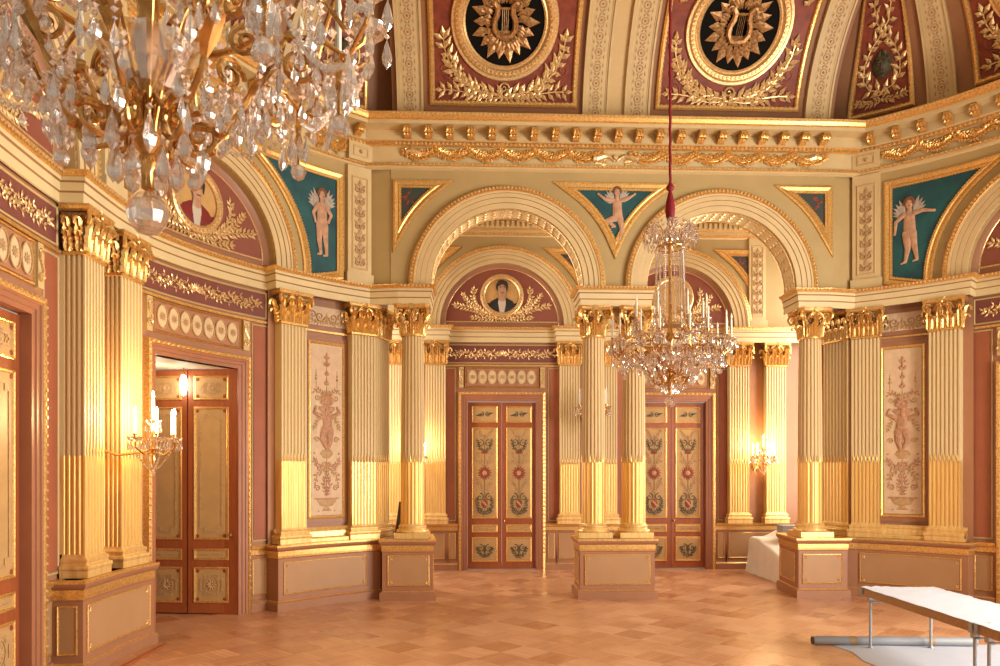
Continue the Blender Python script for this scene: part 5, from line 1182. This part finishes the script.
# dust sheet over a seat in the corridor
t = MB(); nx, ny = 26, 34; x0, x1, y0, y1 = 3.42, 4.75, 13.45, 15.35
def hh(x, y):
    v = (y-y0)/(y1-y0); u = (x-x0)/(x1-x0); back = .52+.36*min(1, max(0, (v-.05)/.75))**.8
    q = min(1, max(0, (u-.18)/.3)); q = q*q*(3-2*q)
    return back-.13+.15*q+.012*math.sin(9*u+7*v)*math.sin(13*v)
rows = []
for j in range(ny+1):
    r_ = []
    for i in range(nx+1):
        u, v = i/nx, j/ny; x, y = x0+(x1-x0)*max(0, (u-.16)/.84), y0+(y1-y0)*min(1, max(0, (v-.1)/.8)); z = hh(x, y); k = 1.0
        if u < .16: k = u/.16
        if v < .1: k = min(k, v/.1)
        if v > .9: k = min(k, (1-v)/.1)
        f = (1-k); x -= .07*f*f+.022*f*math.sin(y*16); y -= (.05*f*f+.02*f*math.sin(x*17)) if v < .1 else 0
        r_.append((x, y, max(.006, z*k-.03*math.sin(PI*k)*math.sin(y*9+x*7)*.5)))
    rows.append(r_)
t.grid(rows); ob = obj('dust_sheet', t, 'drape', smooth=True, ang=1.5, origin=(4.0, 14.4, 0)); tag(ob, 'white dust sheet draped over a long seat in the corridor at right', 'dust sheet')
bx_, by_ = 3.98, 14.62; z_ = max(hh(bx_+i*.2, by_+j*.14) for i in (-1, 0, 1) for j in (-1, 0, 1))+.012
t = thing('grey_carton', 'grey carton lying on the dust sheet beside the right column', 'box', (bx_, by_, z_)); o = MB(); o.bx((bx_, by_, z_+.075), .42, .3, .15); obj('carton_body', o, 'slate', t); o = MB(); o.bx((bx_, by_, z_+.158), .43, .31, .016); obj('carton_lid', o, 'slate', t)
p0, p1 = Vector(room(-4.05, 8.95, .014)), Vector(room(-4.03, 7.2, .014)); o = MB(); dv = (p1-p0).normalized(); sd = Vector((-dv.y, dv.x, 0))*.03
o.add([p0+sd*k+Vector((0, 0, h)) for k, h in ((-1, -.012), (1, -.012), (.8, .014), (-.8, .014))]+[p1+sd*k+Vector((0, 0, h)) for k, h in ((-1, -.012), (1, -.012), (.8, .014), (-.8, .014))], [(0, 1, 2, 3), (4, 5, 6, 7), (0, 1, 5, 4), (1, 2, 6, 5), (2, 3, 7, 6), (3, 0, 4, 7)])
tag(obj('wooden_batten', o, 'door', origin=tuple((p0+p1)/2)[:2]+(0,)), 'thin reddish wooden batten lying on the floor beside the left pier', 'batten')
o = MB(); A0 = Vector((-3.75, 12.96, 1.0)); o.add([A0, A0+Vector((.05, -.02, 0)), A0+Vector((.13, .04, .58)), A0+Vector((.07, .06, .58)), A0+Vector((.03, .14, 0)), A0+Vector((.08, .12, 0)), A0+Vector((.16, .18, .58)), A0+Vector((.10, .2, .58))], [(0, 1, 2, 3), (4, 5, 6, 7), (0, 1, 5, 4), (1, 2, 6, 5), (2, 3, 7, 6), (3, 0, 4, 7)])
tag(obj('leaning_board', o, 'dark', origin=(-3.6, 12.95, 1.0)), 'narrow dark board leaning behind the left round column on its pedestal', 'board')

# ------------------------------------------------------------------ light
w = bpy.data.worlds.new('world'); bpy.context.scene.world = w; w.use_nodes = True
w.node_tree.nodes['Background'].inputs[0].default_value = (1, .89, .74, 1); w.node_tree.nodes['Background'].inputs[1].default_value = .5
def area(name, loc, rot, sx, sy, e, col):
    l = bpy.data.lights.new(name, 'AREA'); l.shape = 'RECTANGLE'; l.size = sx; l.size_y = sy; l.energy = e; l.color = col; o = bpy.data.objects.new(name, l); C.objects.link(o); o.location = loc; o.rotation_euler = rot; return o
for y in (1.5, 4.1, 6.7): area('window_and_fill_light', (6.8, y, 3.0), (0, PI/2, 0), 4.3, 1.7, 640, (1, .94, .85))
area('window_and_fill_light', (5.2, 14.5, 3.8), (0, PI/2, 0), 5.4, 1.5, 210, (1, .95, .88)); area('window_and_fill_light', (-5.16, 14.5, 3.8), (0, -PI/2, 0), 5.4, 1.5, 60, (1, .95, .88))  # the left-end light is added fill, with no known window behind it
sc = bpy.context.scene
sc.view_settings.view_transform = 'Standard'; sc.view_settings.look = 'None'; sc.view_settings.gamma = 1; sc.view_settings.use_curve_mapping = False; sc.view_settings.exposure = -0.28
sc.cycles.max_bounces = 8; sc.cycles.transmission_bounces = 6; sc.cycles.transparent_max_bounces = 10; sc.cycles.sample_clamp_indirect = 4; sc.cycles.caustics_reflective = False; sc.cycles.caustics_refractive = False
for o in bpy.data.objects:
    if '_o' in o: del o['_o']
